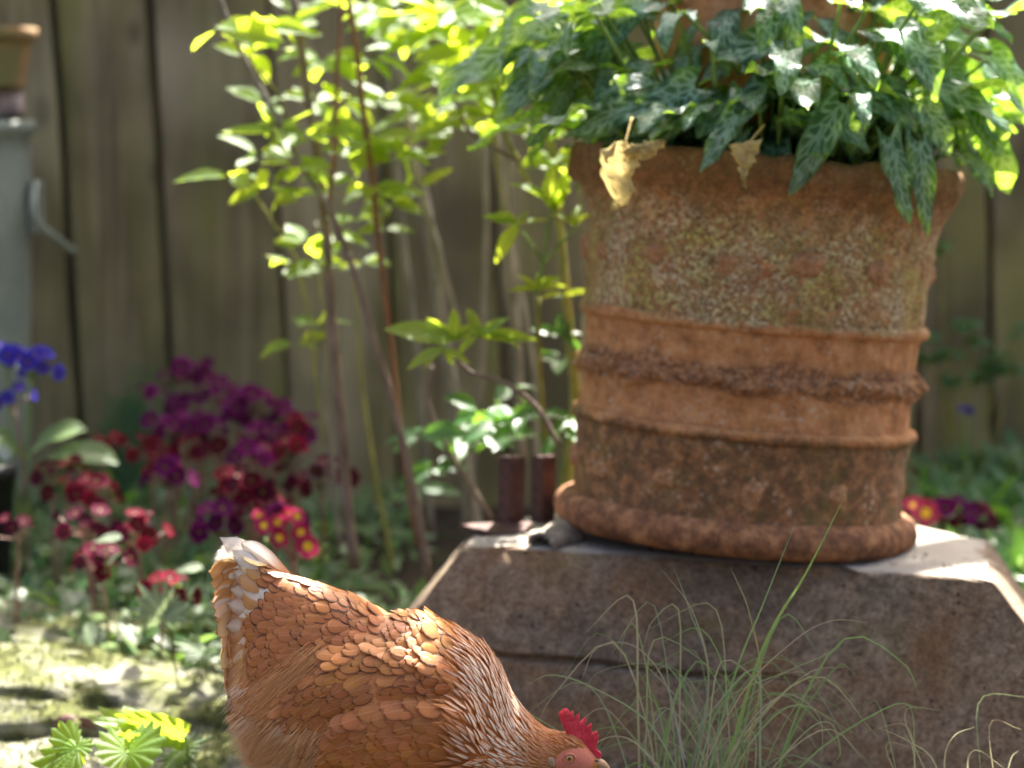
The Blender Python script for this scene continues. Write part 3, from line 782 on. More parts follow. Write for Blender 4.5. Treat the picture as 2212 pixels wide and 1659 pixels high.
stars(sh2, BL2, 1030, 728, 3.16, [(100,75,.2),(40,90,-.2),(8,110,-.1),(-10,125,.1),(-150,70,-.3),(20,60,.5)], SHR)
stars(sh2, BL2, 960, 752, 3.15, [(200,90,-.3),(225,60,-.2),(-30,80,-.4),(-60,45,-.4),(130,60,.3)], SHR)
stars(sh2, BL2, 1215, 725, 3.35, [(100,60,0),(160,70,0),(60,50,.2),(-40,60,0),(20,50,0)], BSH)
for u, v, D, n, s in [(1040,880,3.3,5,.07),(1090,905,3.3,6,.06),(1010,930,3.35,6,.065),(1060,945,3.4,6,.06),(1130,900,3.3,5,.06),(1215,930,3.3,6,.045),(1235,900,3.3,4,.04),(1100,830,3.45,4,.05),
                      (910,930,3.6,5,.06),(940,1000,3.6,5,.06),(1210,770,3.4,5,.04),(900,1050,3.6,4,.06)]:
    whorl(sh2, BL2, u, v, D, n, s, BSH)
for u, v, D, n, s in [(1090,170,3.35,9,.07),(1130,60,3.4,9,.075),(1150,130,3.3,8,.07),(1060,250,3.35,7,.06),(1180,200,3.35,7,.06),(1110,20,3.35,9,.08),(1170,270,3.4,6,.055),(1190,330,3.4,6,.055),
                      (1220,60,3.4,7,.07),(1240,230,3.45,5,.06),(1010,100,3.4,7,.07),(960,20,3.4,6,.08),(1210,360,3.35,5,.05),(1170,10,3.3,8,.07),(1280,30,3.3,6,.07)]:
    whorl(sh2, BL2, u, v, D, n, s, SHR)

# ------------------------------------------------------------ flowers
def flower_mesh(name, mp, petals=5, notch=True, eye=.30, cup=.15):
    mb = MB(); n = 40; rings = [.0, .30, .42, .6, .85, 1.0] if eye > .3 else [.0, .13, .2, .6, .85, 1.0]
    vs=[V((0,0,.02))]; uv=[(0,0)]; fs=[]; mi=[]
    for ri, r in enumerate(rings[1:]):
        for k in range(n):
            a = 2*math.pi*k/n; ph = (k/n*petals) % 1
            lob = .70 + .30*abs(math.sin(math.pi*ph))**.5
            if notch: lob -= .10*math.exp(-((ph-.5)/.10)**2)
            rr = r*(lob if r > .4 else 1)
            vs.append(V((rr*math.cos(a), rr*math.sin(a), -.02+cup*r*r*(1-.4*r) + (.03*math.sin(a*petals) if r > .8 else 0)))); uv.append((r, 0))
    for k in range(n): fs.append((0, 1+k, 1+(k+1)%n))
    ne = len(fs)
    for i in range(len(rings)-2):
        for k in range(n): fs.append((1+i*n+k, 1+(i+1)*n+k, 1+(i+1)*n+(k+1)%n, 1+i*n+(k+1)%n))
    mb.add(vs, fs, uv)
    for i in range(len(fs)): mb.m[i] = 1 if i < (ne + (n if eye > .3 else 0)) else 0
    vs=[]; fs=[]
    tube(mb, [(0,0,-.02),(0,0,-.35),(0,0,-.6)], [.10, .09, .12], 6, mi=2)
    o = mb.build(name, [mp, M['eye' if eye > .3 else 'dim_eye'], M['pinkstalk']]); me = o.data; bpy.data.objects.remove(o); return me
FM = {k: flower_mesh(k+'_flower', M[k], 5, True, .35 if k == 'pink' else .2) for k in ('purple','crimson','darkred','pink','blue')}

def umbel(parent, ploc, u, v, D, kind, n, rad, fs, root, yaw_face=.55, mat='pinkstalk'):
    c = W(u, v, D)
    P = spline([root, root.lerp(c, .55)+V((U(-.008, .008), 0, .01)), c-V((0,0,rad*.9))], 8)
    mb = MB(); tube(mb, P, [.0028, .0028, .0027, .0026, .0025, .0024, .0023, .0022, .0022], 6); mb.build('stalk', M[mat], parent, ploc)
    hub = P[-1]
    for k in range(n):
        a = k*2.4 + U(-.3, .3); el = (k+.5)/n*1.5
        d = V((math.cos(a)*math.cos(1.45-el), math.sin(a)*math.cos(1.45-el), math.sin(1.45-el)*.9+.1))
        d = (d + V((0, -yaw_face*.6, 0))).normalized()
        p = hub + V((d.x*rad*1.2, d.y*rad, d.z*rad + rad*.1))*U(.7, 1.4); nrm = (d + V((U(-.3,.3), -yaw_face+U(-.3,.3), U(-.1,.2)))).normalized()
        s = fs*random.choice((.55, .8, .95, 1.0, 1.1, 1.15))
        link('flower', FM[kind if not isinstance(kind, tuple) else random.choice(kind)], parent, frame(p-ploc, nrm.orthogonal(), nrm, s))
        mb = MB(); tube(mb, [hub, hub.lerp(p, .6)+V((0,0,-.002)), p-nrm*fs*.5], .0011, 5); mb.build('flower_stalk', M[mat], parent, ploc)
def rosette(parent, ploc, n, size, meshes, el=(.3, 1.1)):
    for k in range(n):
        a = k*2.4+U(-.3, .3); e = U(*el)
        d = V((math.cos(a)*math.cos(e), math.sin(a)*math.cos(e), math.sin(e)))
        nrm = V((-math.cos(a)*math.sin(e), -math.sin(a)*math.sin(e), math.cos(e)))
        s = size*U(.7, 1.15)
        link('leaf', random.choice(meshes), parent, frame(V((0,0,.0))+d*.01, d, nrm, (s, s, s)))
random.seed(41)
GP = 'dark polyanthus primroses in the flower bed'
plants = [   # base u, depth, [(u, v, kind, n, radius, flower size)], label
 (395,3.95,[(385,795,'purple',7,.030,.015),(440,785,'purple',3,.018,.012),(322,838,'purple',4,.022,.013)],'tallest purple primrose with flower heads highest against the dark fence gap'),
 (480,3.92,[(470,838,'purple',7,.030,.015),(392,862,'purple',5,.026,.014),(515,880,'purple',7,.030,.015)],'purple primrose with heads just below the tallest one, in the middle of the mound'),
 (575,3.90,[(545,855,'purple',9,.032,.015),(600,890,'purple',8,.030,.015)],'purple primrose at the upper right of the mound, before the pale fence plank'),
 (640,3.86,[(648,915,('purple','crimson'),8,.032,.015),(565,935,'purple',7,.030,.015)],'purple primrose with some red flowers at the right end of the mound'),
 (385,3.85,[(375,905,'purple',9,.034,.016),(445,912,'purple',7,.030,.015)],'purple primrose with round open flowers at the centre left of the mound'),
 (340,3.80,[(325,952,'crimson',9,.036,.014),(405,950,'crimson',8,.034,.014),(480,955,('crimson','darkred'),7,.032,.014)],'crimson primrose with three heads in a row under the purple ones'),
 (245,3.75,[(221,952,'crimson',8,.030,.013)],'single headed crimson primrose standing alone left of the purple mound'),
 (370,3.68,[(362,1005,('purple','crimson'),10,.036,.016)],'magenta and crimson primrose head on a pink stalk in the middle of the bed'),
 (560,3.72,[(545,965,('purple','darkred'),7,.032,.015),(635,955,'crimson',5,.022,.016),(500,1045,'crimson',8,.034,.015)],'crimson primrose with an orange eyed red flower right of centre'),
 (690,3.72,[(690,1012,'darkred',10,.034,.015),(625,1035,'darkred',7,.030,.014)],'very dark red primrose farthest right near the brown canes'),
 (545,3.60,[(545,1035,('darkred','crimson'),9,.034,.016),(560,1075,'crimson',6,.028,.015)],'dark crimson primrose with yellow eyes above the multicoloured one'),
 (120,3.65,[(110,1005,'darkred',5,.026,.013),(155,1000,'crimson',4,.018,.012)],'small dark primrose beside the blue flowered plant'),
 (215,3.55,[(210,1045,('crimson','darkred'),12,.042,.014),(155,1050,'crimson',6,.026,.013)],'wide crimson primrose head with red glints at the left of the bed'),
 (200,3.45,[(180,1115,'darkred',9,.032,.013)],'drooping dark primrose below the wide crimson head'),
 (310,3.42,[(295,1130,('crimson','crimson','darkred'),12,.040,.013)],'faded pink and crimson primrose in front of the bed centre'),
 (480,3.52,[(470,1115,'purple',8,.030,.016),(520,1100,'darkred',6,.028,.014)],'bright purple primrose head just above the hen tail'),
 (640,3.50,[(612,1100,('purple','darkred'),7,.030,.014)],'purple primrose tucked behind the pink and yellow one'),
 (230,3.32,[(218,1190,('crimson','darkred'),11,.034,.014)],'deep red primrose on a long pink stalk in the left foreground of the bed'),
 (355,3.30,[(358,1262,'crimson',9,.030,.014)],'low crimson primrose next to the hairy cut leaves left of the hen'),
 (30,3.40,[(40,1130,'darkred',5,.026,.012)],'small dark primrose at the left edge of the picture'),
]
for bu, D, heads, lab in plants:
    b = W(bu, 1300, D); b.z = gz(b.x, b.y)
    e = empty('primrose_plant', b); tag(e, lab, 'primrose', GP)
    for (u, v, kind, n, rad, fs) in heads: umbel(e, b, u, v, D+U(-.03, .03), kind, n, rad, fs, b + V((U(-.012, .012), 0, 0)))
    rosette(e, b, 6, U(.09, .14), LOW if random.random() < .6 else GRY)
# pink and yellow laced one
b = W(640, 1300, 3.28); b.z = gz(b.x, b.y); e = empty('primrose_plant', b)
tag(e, 'primrose with bright pink edged flowers and big yellow eyes just behind the hen tail', 'primrose', 'bright primrose')
for (u, v, s) in [(600,1128,.016),(665,1180,.0215),(603,1162,.018),(570,1135,.016),(650,1150,.018),(642,1115,.016),(560,1115,.014),(625,1110,.014)]:
    p = W(u, v, 3.26+U(-.015, .015)); nrm = V((U(-.4, .4), -1, U(-.1, .4))).normalized()
    link('flower', FM['pink'] if v != 1180 else FM['pink'], e, frame(p-b, nrm.orthogonal(), nrm, s*.86))
    mb = MB(); h_ = W(636, 1215, 3.27); tube(mb, [h_, h_.lerp(p, .6), p-nrm*s*.5], .0012, 5); mb.build('flower_stalk', M['pinkstalk'], e, b)
mb = MB(); tube(mb, spline([b, W(640,1260,3.28), W(636,1215,3.27)], 6), .0026, 6); mb.build('stalk', M['pinkstalk'], e, b)
for (u, v) in [(690,1205),(700,1190),(575,1180),(705,1215),(680,1215)]:
    p = W(u, v, 3.26); mb = MB(); tube(mb, [p, p+V((0,-.001,.006)), p+V((0,-.001,.012))], [.003, .0045, .001], 6); mb.build('bud', M['stalk'], e, b)
rosette(e, b, 6, .12, LOW)
# blue primrose on the left
b = W(60, 1300, 3.72); b.z = gz(b.x, b.y)+.02; e = empty('primrose_plant', b)
tag(e, 'deep blue flowered primrose with broad yellowish leaves at the left edge', 'primrose', 'blue primrose')
umbel(e, b, 15, 752, 3.72, 'blue', 9, .034, .015, b, mat='stalk'); umbel(e, b, 68, 778, 3.70, 'blue', 9, .030, .015, b, mat='stalk'); umbel(e, b, 30, 850, 3.7, 'blue', 5, .022, .012, b, mat='pinkstalk')
for bu, bv, tu, tv, s in [(60,990,130,880,1),(80,1000,225,925,1),(55,1000,0,900,1),(70,1010,170,960,1),(60,1040,40,1120,1.2),(40,1030,-30,960,1)]:
    add_leaf(LOW[0], W(bu, bv, 3.72), W(tu, tv, 3.68), V((0,-.6,1)), e, b)
# black nursery pot and white label
b = W(-50, 1115, 3.70); b.z = gz(b.x, b.y); e = empty('nursery_pot', b)
tag(e, 'black plastic nursery pot under the blue primrose at the left edge', 'plant pot')
ph_ = W(0, 1000, 3.7).z - b.z
mb = MB(); lathe(mb, [(.045,0),(.06,ph_*.9),(.064,ph_*.9),(.064,ph_),(.058,ph_),(.05,ph_*.6)], 30); mb.build('body', M['plastic'], e)
c = W(8, 985, 3.74); mb = MB(); box(mb, c+V((-.03, 0, -.018)), c+V((.012, .0015, .018))); box(mb, c+V((-.006, .0002, -.16)), c+V((.004, .0012, -.018)))
tag(mb.build('plant_label', M['label'], sm=False), 'blank white plant label stuck in the pot at the left edge', 'label')

# ------------------------------------------------------------ galvanised bin, stones and pot on it
bc = W(-110, 1000, 4.15); bc.z = .1; k = 4.15/5141
rb = 195*k; zt = W(0, 268, 4.15).z - .1
e = empty('metal_bin', bc); tag(e, 'tall grey galvanised metal bin with a bent side handle at the left edge', 'bin')
mb = MB(); lathe(mb, resample([(.01,0),(rb*.88,0),(rb*.98,zt-.02),(rb*1.03,zt-.016),(rb*1.04,zt-.004),(rb*1.03,zt+.006),(rb*.95,zt+.006),(.005,zt+.006)], .03), 64); mb.build('body', M['zinc'], e)
mb = MB(); hp = [W(78,395,4.13), W(72,440,4.10), W(80,480,4.10), W(120,515,4.14), W(160,545,4.2)]
tube(mb, spline(hp, 20), .0075, 8); mb.build('handle', M['zinc'], e, bc)
mb = MB(); p = W(82, 440, 4.14); box(mb, p+V((-.012,-.01,-.05)), p+V((.008,.012,.04))); mb.build('bracket', M['zinc'], e, bc, sm=False)
def rock(name, c, s, seed, mat, n=26, rough=.28, parent=None):
    mb = MB(); vs=[]; fs=[]; m2 = n//2
    for i in range(m2+1):
        t = math.pi*i/m2
        for k in range(n):
            a = 2*math.pi*k/n; d = V((math.sin(t)*math.cos(a), math.sin(t)*math.sin(a), math.cos(t)))
            f = 1 + rough*fb(d*1.4+V((seed, 0, 0)), 1, 4) + rough*.3*fb(d*5+V((seed, 3, 0)), 1, 3)
            q = V([math.copysign(abs(x)**.8, x) for x in d])
            vs.append(V(c) + V((q.x*s[0], q.y*s[1], q.z*s[2]))*f)
    for i in range(m2):
        for k in range(n): fs.append((i*n+k, (i+1)*n+k, (i+1)*n+(k+1)%n, i*n+(k+1)%n))
    mb.add(vs, fs); return mb.build(name, mat)
ztop = .1+zt+.006
q = flat_mat('pinkish_stone', (.40, .30, .27), .85, nscale=40, var=.6, bumpv=.6)
p = W(20, 225, 4.15); hh = (W(0,190,4.15).z - ztop)/2
tag(rock('stone', (p.x, 4.15, ztop+hh), (.028, .03, hh*1.02), 3, q), 'rough pinkish stone lying on the metal bin under the small pot', 'stone')
p2 = W(-70, 225, 4.15); tag(rock('stone', (p2.x, 4.15, ztop+hh), (.04, .04, hh*1.0), 8, q), 'pale stone hidden mostly outside the left edge on the bin', 'stone')
tp = empty('terracotta_pot', (W(-45, 190, 4.15).x, 4.15, ztop+hh*2)); k = 4.15/5141
tag(tp, 'small orange terracotta pot stained green standing on stones above the metal bin', 'pot')
hp_ = W(0, 60, 4.15).z - (ztop+hh*2)
mb = MB(); lathe(mb, resample([(.01,0),(95*k,0),(112*k,hp_*.78),(124*k,hp_*.79),(126*k,hp_),(116*k,hp_),(108*k,hp_*.6)], .008), 60); mb.build('body', M['terra_mossy'], tp)

# ------------------------------------------------------------ mossy stones and low plants
def moss_mat():
    m = Mat('mossy_stone'); p = m.world()
    a = m.noise(30, p, 8, .7); b = m.noise(9, p, 5, .65); f = m.noise(170, p, 5, .7)
    c = m.ramp(a, [(.3, (.12, .115, .09)), (.55, (.30, .29, .23)), (.75, (.44, .43, .34))])
    g = m.ramp(m.noise(70, p, 5, .7), [(.3, (.04, .05, .014)), (.6, (.17, .18, .06)), (.8, (.34, .34, .17))])
    c = m.mix(m.ramp(b, [(.40, 0.0), (.54, 1.0)]), c, g)
    return m.pbr(c, .95, m.bump(m.math('ADD', a, f), .8, .012), .2)
M['mossy'] = moss_mat()
rocks = [((60,1590,3.22),(.26,.17,.055),'broad mossy stone at the left edge between flower bed and strawberry leaves'),
         ((330,1560,3.18),(.20,.15,.06),'mossy stone in the middle left, directly behind the hen fluff'),
         ((200,1450,3.42),(.20,.10,.05),'flat mossy stone along the flower bed front'),
         ((20,1450,3.46),(.12,.08,.055),'small dark sided mossy stone at the left edge of the bed'),
         ((430,1640,2.98),(.14,.10,.05),'sunlit pale stone close beside the hen'),
         ((60,1700,2.96),(.20,.12,.04),'low mossy stone in the bottom left corner')]
for i, ((u, v, D), s, lab) in enumerate(rocks):
    c = W(u, v, D); z0 = gz(c.x, D) + s[2]*.35
    tag(rock('mossy_stone', (c.x, D, z0), s, i*4.7+1, M['mossy'], 60, .26), lab, 'stone', 'mossy stones edging the bed')
# moss and ground cover
bv = None
def surf_z(x, y):
    hit = None
    dg = bpy.context.evaluated_depsgraph_get()
    r = sc.ray_cast(dg, V((x, y, .6)), V((0, 0, -1)), distance=2)
    return r[1].z if r[0] else gz(x, y)
bpy.context.view_layer.update()
random.seed(55)
stones = [o for o in C.objects if o.name.startswith('mossy_stone')]
trees_ = []
for o in stones:
    trees_.append(BVHTree.FromPolygons([v.co.copy() for v in o.data.vertices], [tuple(p.vertices) for p in o.data.polygons]))
def sz(x, y):
    z = gz(x, y)
    for t in trees_:
        h_ = t.ray_cast(V((x, y, .7)), V((0, 0, -1)))
        if h_[0] is not None: z = max(z, h_[0].z)
    return z
mb = MB()
for k in range(3800):
    D = U(2.9, 3.62); x = (U(-40, 560)-1106)/5141*D
    if noise.noise(V((x*7, D*7, 0))) < -.12: continue
    z = sz(x, D); n3 = U(.003, .010)
    a = U(0, 6.28); t = V((math.cos(a), math.sin(a), 0)); o = V((x, D, z-.001)); wq = U(.0012, .003)
    tip = o + V((U(-.4, .4)*n3, U(-.4, .4)*n3, n3))
    mb.add([o-t*wq, o+t*wq, tip], [(0,1,2)], [(0,0),(0,1),(1,.5)])
mo = mb.build('moss', flat_mat('moss_tufts', (.25, .26, .11), .8, nscale=60, var=.65, trans=.3), sm=False)
tag(mo, 'yellow green moss and tiny herbs over the stones in front of the flower bed', 'moss', kind='stuff')
# leafy undergrowth in the bed
mb = MB()
def small_leaf(mb, p, d, nrm, s, wd=.45, col=None, mi=0):
    d = d.normalized(); y = nrm.cross(d).normalized(); n_ = d.cross(y)
    vs = [p, p+d*s*.35+y*s*wd*.5+n_*s*.04, p+d*s*.5+n_*s*.0, p+d*s*.35-y*s*wd*.5+n_*s*.04, p+d*s*.75+y*s*wd*.38-n_*s*.02, p+d*s*.75-y*s*wd*.38-n_*s*.02, p+d*s-n_*s*.12]
    mb.add(vs, [(0,1,2),(0,2,3),(1,4,2),(2,5,3),(2,4,6),(2,6,5)], [(0,.5),(.35,1),(.5,.5),(.35,0),(.75,.9),(.75,.1),(1,.5)], col, None, mi)
for k in range(3800):
    D = U(3.28, 4.35); u = U(-60, 1060); x = (u-1106)/5141*D
    if u > 700 and random.random() < .72: continue
    if u > 900: continue
    z = gz(x, D) + U(0, .075)*(1-.35*smooth(3.5, 3.3, D)); a = U(0, 6.28); el = U(-.2, 1.2)
    d = V((math.cos(a)*math.cos(el), math.sin(a)*math.cos(el), math.sin(el)))
    small_leaf(mb, V((x, D, z)), d, V((U(-.4, .4), -.5, 1)), U(.02, .055), U(.3, .6), None, random.choice((0, 0, 0, 1, 2, 2)))
for k in range(1500):
    D = U(3.3, 4.35); u = U(2000, 2330); x = (u-1106)/5141*D
    z = gz(x, D) + U(0, .12); a = U(0, 6.28); el = U(0, 1.3)
    d = V((math.cos(a)*math.cos(el), math.sin(a)*math.cos(el), math.sin(el)))
    small_leaf(mb, V((x, D, z)), d, V((U(-.4, .4), -.5, 1)), U(.03, .07), U(.3, .5), None, random.choice((0, 2, 2)))
tag(mb.build('undergrowth', [M['low'], M['grey'], M['bush']]), 'mixed low green leaves filling the bed under the primroses', 'undergrowth', kind='stuff')

# strap leaved clumps
def strap_clump(u, D, n, size, lab, base_v=1250):
    b = W(u, base_v, D); b.z = gz(b.x, b.y); e = empty('strap_leaf_plant', b); tag(e, lab, 'plant')
    for k in range(n):
        a = U(0, 6.28); el = U(.8, 1.45); d = V((math.cos(a)*math.cos(el), math.sin(a)*math.cos(el), math.sin(el)))
        s = size*U(.6, 1.1); link('leaf', random.choice(STR), e, frame(V((0,0,0)), d, V((math.cos(a), math.sin(a), -.2))*-1, (s, s*1.6, s)))
    return e
strap_clump(895, 3.42, 9, .16, 'clump of arching green strap leaves at the foot of the canes behind the plinth corner')
strap_clump(70, 3.5, 6, .13, 'few green strap leaves at the lower left of the bed')
strap_clump(250, 4.2, 10, .26, 'feathery green strap leaved clump before the dark fence gap')
# plants to the right of the plinth
random.seed(61)
b = W(2040, 1250, 3.75); b.z = gz(b.x, b.y); e = empty('primrose_plant', b)
tag(e, 'crimson flowered primrose right of the planter base beyond the plinth', 'primrose')
for (u, v, kd, n, rad, fs) in [(1990,1095,'pink',4,.020,.020),(2040,1085,('crimson','purple'),7,.032,.018),(2090,1115,'darkred',8,.032,.018),(2120,1135,'darkred',6,.028,.016)]:
    umbel(e, b, u, v, 3.72+U(-.03, .03), kd, n, rad, fs, b)
rosette(e, b, 9, .14, BSH)
for u, D, lab in ((2190, 3.5, 'broad leaved bright green plant at the right edge behind the plinth corner'), (2105, 3.95, 'upright blue green leaves behind the crimson primrose on the right')):
    b = W(u, 1290, D); b.z = gz(b.x, b.y); e = empty('leafy_plant', b); tag(e, lab, 'plant')
    rosette(e, b, 16, .15 if D < 3.7 else .17, BSH, (.7, 1.4))
b = W(2090, 1050, 4.3); b.z = gz(b.x, b.y); e = empty('bush', b)
tag(e, 'thin twiggy bush with small pale green leaves against the fence on the right', 'bush')
for (u, v) in [(2000,720),(2050,760),(2110,740),(2160,760),(2200,720),(2060,820),(2120,810),(2180,800),(2030,530),(2140,790),(2000,770),(2090,700)]:
    P = spline([b, b.lerp(W(u, v, 4.25), .6)+V((U(-.02,.02),0,0)), W(u, v, 4.25)], 6)
    mb = MB(); tube(mb, P, .0015, 5); mb.build('twig', M['bark_green'], e, b)
    whorl(e, b, u, v, 4.25, 9, .028, BSH)
    whorl(e, b, u+U(-20, 20), v+U(-15, 15), 4.25, 7, .024, BSH)
b = W(2085, 1150, 4.2); b.z = gz(b.x, b.y); e = empty('bluebell_plant', b); tag(e, 'single small blue flower on a thin stalk low against the right hand fence', 'flower')
umbel(e, b, 2085, 882, 4.2, 'blue', 4, .012, .011, b, mat='stalk')
b = W(250, 1250, 4.25); b.z = gz(b.x, b.y); e = empty('fern', b); tag(e, 'blurred feathery green foliage left of the purple flowers against the fence', 'fern')
for k in range(9):
    a = U(-.9, 1.0); top_ = W(290+a*75, 780+U(0, 120)+abs(a)*60, 4.25)
    P = spline([b, b.lerp(top_, .6), top_], 12); mb = MB(); tube(mb, P, .0012, 5)
    for p_ in P[3:]:
        for sg in (-1, 1): small_leaf(mb, p_, V((sg, -.1, .6)), V((0, -1, .2)), .035, .22)
    mb.build('frond', M['bush'], e, b)

# ------------------------------------------------------------ foreground left plants (strawberry, hairy cut leaves)
def toothed_leaf(name, mat, lobes=1, teeth=9, dp=.12):
    mb = MB(); n = teeth*4; vs=[V((0,0,0))]; uv=[(0,.5)]; fs=[]
    for ri, r in enumerate((.35, .7, 1.0)):
        for k in range(n+1):
            a = (k/n-.5)*math.pi*1.45
            sh = (.62 + .38*math.cos(a*1.0))
            if lobes > 1: sh *= .72 + .28*abs(math.cos(a*lobes/1.45))
            tooth = (1 + dp*(abs((k % 4)-2)-1)) if ri == 2 else 1
            rr = r*sh*tooth
            pleat = .03*math.cos(k/4*2*math.pi)*r
            vs.append(V((rr*math.cos(a*.75)+.0, rr*math.sin(a*.75), pleat - .18*r*r + .10*abs(math.sin(a))*r))); uv.append((r, k/n))
    m1 = n+1
    for k in range(n): fs.append((0, 1+k, 2+k))
    for i in range(2):
        for k in range(n): a = 1+i*m1+k; fs.append((a, a+m1, a+m1+1, a+1))
    mb.add(vs, fs, uv); o = mb.build(name, mat); me = o.data; bpy.data.objects.remove(o); return me
TL = toothed_leaf('strawberry_leaf_shape', M['shrub'], 1, 10)
TC = toothed_leaf('cut_leaf_shape', M['grey'], 5, 12, .25)
TG = toothed_leaf('green_cut_leaf_shape', M['low'], 3, 12, .2)
def leafset(lab, b, items, mesh, name, cat, mat='stalk'):
    e = empty(name, b); tag(e, lab, cat)
    for (cu, cv, tu, tv, D, nr, wm) in items:
        c = W(cu, cv, D); t = W(tu, tv, D-.01); L = (t-c).length
        link('leaf', mesh, e, frame(c-b, t-c, nr, (L, L*wm, L)))
        P = spline([b, b.lerp(c, .6)+V((0,0,.02)), c], 6); mb = MB(); tube(mb, P, .0013, 5); mb.build('stalk', M[mat], e, b)
b = W(280, 1780, 2.72); b.z = gz(b.x, b.y)
leafset('wild strawberry with toothed yellow green leaves at the bottom, middle one facing the camera', b,
        [(278,1625,345,1590,2.7,(0,-.7,1),1.3),(276,1625,212,1600,2.7,(0,-.7,1),1.3),(279,1628,278,1585,2.72,(0,-.9,.7),1.2)], TL, 'strawberry_plant', 'strawberry')
b = W(190, 1790, 2.68); b.z = gz(b.x, b.y)
leafset('wild strawberry leaf group in the bottom left corner', b,
        [(165,1612,120,1575,2.66,(0,-.8,.9),1.2),(165,1612,195,1618,2.66,(0,-.8,.9),1.2),(168,1618,70,1665,2.64,(0,-.6,1),.9)], TL, 'strawberry_plant', 'strawberry')
b = W(420, 1760, 2.85); b.z = gz(b.x, b.y)
leafset('dark green toothed leaf with yellow lower edge above the strawberry leaves', b,
        [(400,1585,215,1525,2.82,(.1,-.2,1),.55),(398,1590,260,1560,2.80,(0,-.9,-.4),.45)], TL, 'avens_plant', 'leafy plant')
b = W(400, 1700, 2.86); b.z = gz(b.x, b.y)
leafset('whitish sunlit leaf beside the hen fluff at the bottom', b,
        [(385,1625,350,1665,2.84,(0,-.6,1),1.0),(385,1625,420,1650,2.84,(0,-.6,1),1.0),(388,1622,440,1590,2.84,(0,-.6,1),.9)], TC, 'geranium_plant', 'leafy plant')
b = W(385, 1480, 3.1); b.z = sz(b.x, b.y)
leafset('hairy grey green cut leaf on a single upright stalk left of the hen tail', b,
        [(357,1335,310,1275,3.08,(0,-1,.35),1.2),(357,1335,400,1310,3.08,(0,-1,.35),1.1)], TC, 'geranium_plant', 'leafy plant')
b = W(450, 1500, 3.15); b.z = sz(b.x, b.y)
leafset('low green cut leaves between the stones and the hen', b,
        [(440,1410,385,1385,3.12,(0,-.7,1),1),(440,1412,480,1400,3.12,(0,-.7,1),1),(430,1420,395,1440,3.12,(0,-.7,1),1)], TG, 'geranium_plant', 'leafy plant')
# curled brown dead leaf
mb = MB(); vs=[]; fs=[]; c = W(165, 1570, 3.0)
for i in range(13):
    for j in range(6):
        a = i/12*4.6; x = -.012+.024*j/5; r = .017*(1+.25*noise.noise(V((i*.5, j*.5, 0))))
        vs.append(c + V((x + math.cos(a)*r, -.004*j, math.sin(a)*r)))
for i in range(12):
    for j in range(5): a = i*6+j; fs.append((a, a+1, a+7, a+6))
mb.add(vs, fs); tag(mb.build('dead_leaf', flat_mat('brown_dead_leaf', (.13, .06, .045), .6, nscale=80, var=.5)), 'curled brown dead leaf between the mossy stones at left', 'leaf')
random.seed(66)
for i, (u, D, v, lab) in enumerate([(470,2.9,1380,'seedling'), (60,3.35,1,''), (120,3.3,1,''), (0,3.2,1,'')]):
    pass
# white flowers / buds shining among the bed
for (u, v, D, lab) in [(230,1160,3.32,'white sunlit leaf among the dark red primroses at left'), (405,1225,3.32,'blue white shining leaf near the hen tail')]:
    b = W(u, 1290, D); b.z = gz(b.x, b.y); e = empty('leafy_plant', b); tag(e, lab, 'plant')
    add_leaf(GRY[0], W(u-30, v+12, D), W(u+32, v-5, D), V((0, -.35, 1)), e, b, wmul=1.4)
    add_leaf(GRY[1], W(u+35, v+30, D), W(u-5, v+60, D), V((0, -.35, 1)), e, b, wmul=1.2)
    stalk(b, W(u, v+15, D), .0016, e, b, M['stalk'], 0); rosette(e, b, 6, .08, GRY)

# ------------------------------------------------------------ ornamental grasses
def blade(mb, P, w_, col, n=14):
    pts = spline(P, n); vs=[]; fs=[]
    for i, p in enumerate(pts):
        t = (pts[min(i+1, n)]-pts[max(i-1, 0)]).normalized()
        side = t.cross(V((0, 1, .3))).normalized()
        ww = w_*(1-(i/n)**2.2)+.00012
        vs += [p-side*ww, p+V((0,-1,0))*ww*.5, p+side*ww]
    for i in range(n):
        a = i*3; fs += [(a, a+1, a+4, a+3), (a+1, a+2, a+5, a+4)]
    mb.add(vs, fs, None, col)
def grass_mat():
    m = Mat('grass_blade'); c = m.attr('col')
    return m.pbr(c, .45, None, .35, trans=.3, tcol=c)
M['grass'] = grass_mat()
GC = [(.16,.25,.10),(.24,.30,.13),(.32,.33,.17),(.20,.27,.15),(.16,.26,.09),(.13,.20,.07),(.32,.30,.18)]
random.seed(71)
b = V((W(1490, 1900, 2.62).x, 2.62, 0)); e = empty('grass_tuft', b)
tag(e, 'fine wispy grass tuft arching in front of the stone plinth beside the hen head', 'grass')
mb = MB()
for k in range(66):
    a = random.gauss(0, 1.05); L = U(.16, .35)*(1-.12*abs(a)); dy = U(-.3, .35)
    u0 = 1490+U(-120, 150)
    r = V((W(u0, 1900, 2.62).x, 2.62+U(-.05, .05), 0)); top = r + V((a*.085, dy*.1, L*U(.85, 1.0)))
    cu = U(.3, 1.4)*(1 if a > 0 else -1)
    tip = top + V((cu*.065, dy*.06, -U(-.02, .09)*abs(cu)))
    midp = r.lerp(top, .55) + V((a*-.015, 0, .02))
    pts = [r, midp, top, tip]
    if random.random() < .35: pts.append(tip + V((cu*.02, 0, -U(.02, .05))))
    blade(mb, pts, random.choice((.0004, .0006, .0008, .0012)), tuple(x*1.25 for x in random.choice(GC)))
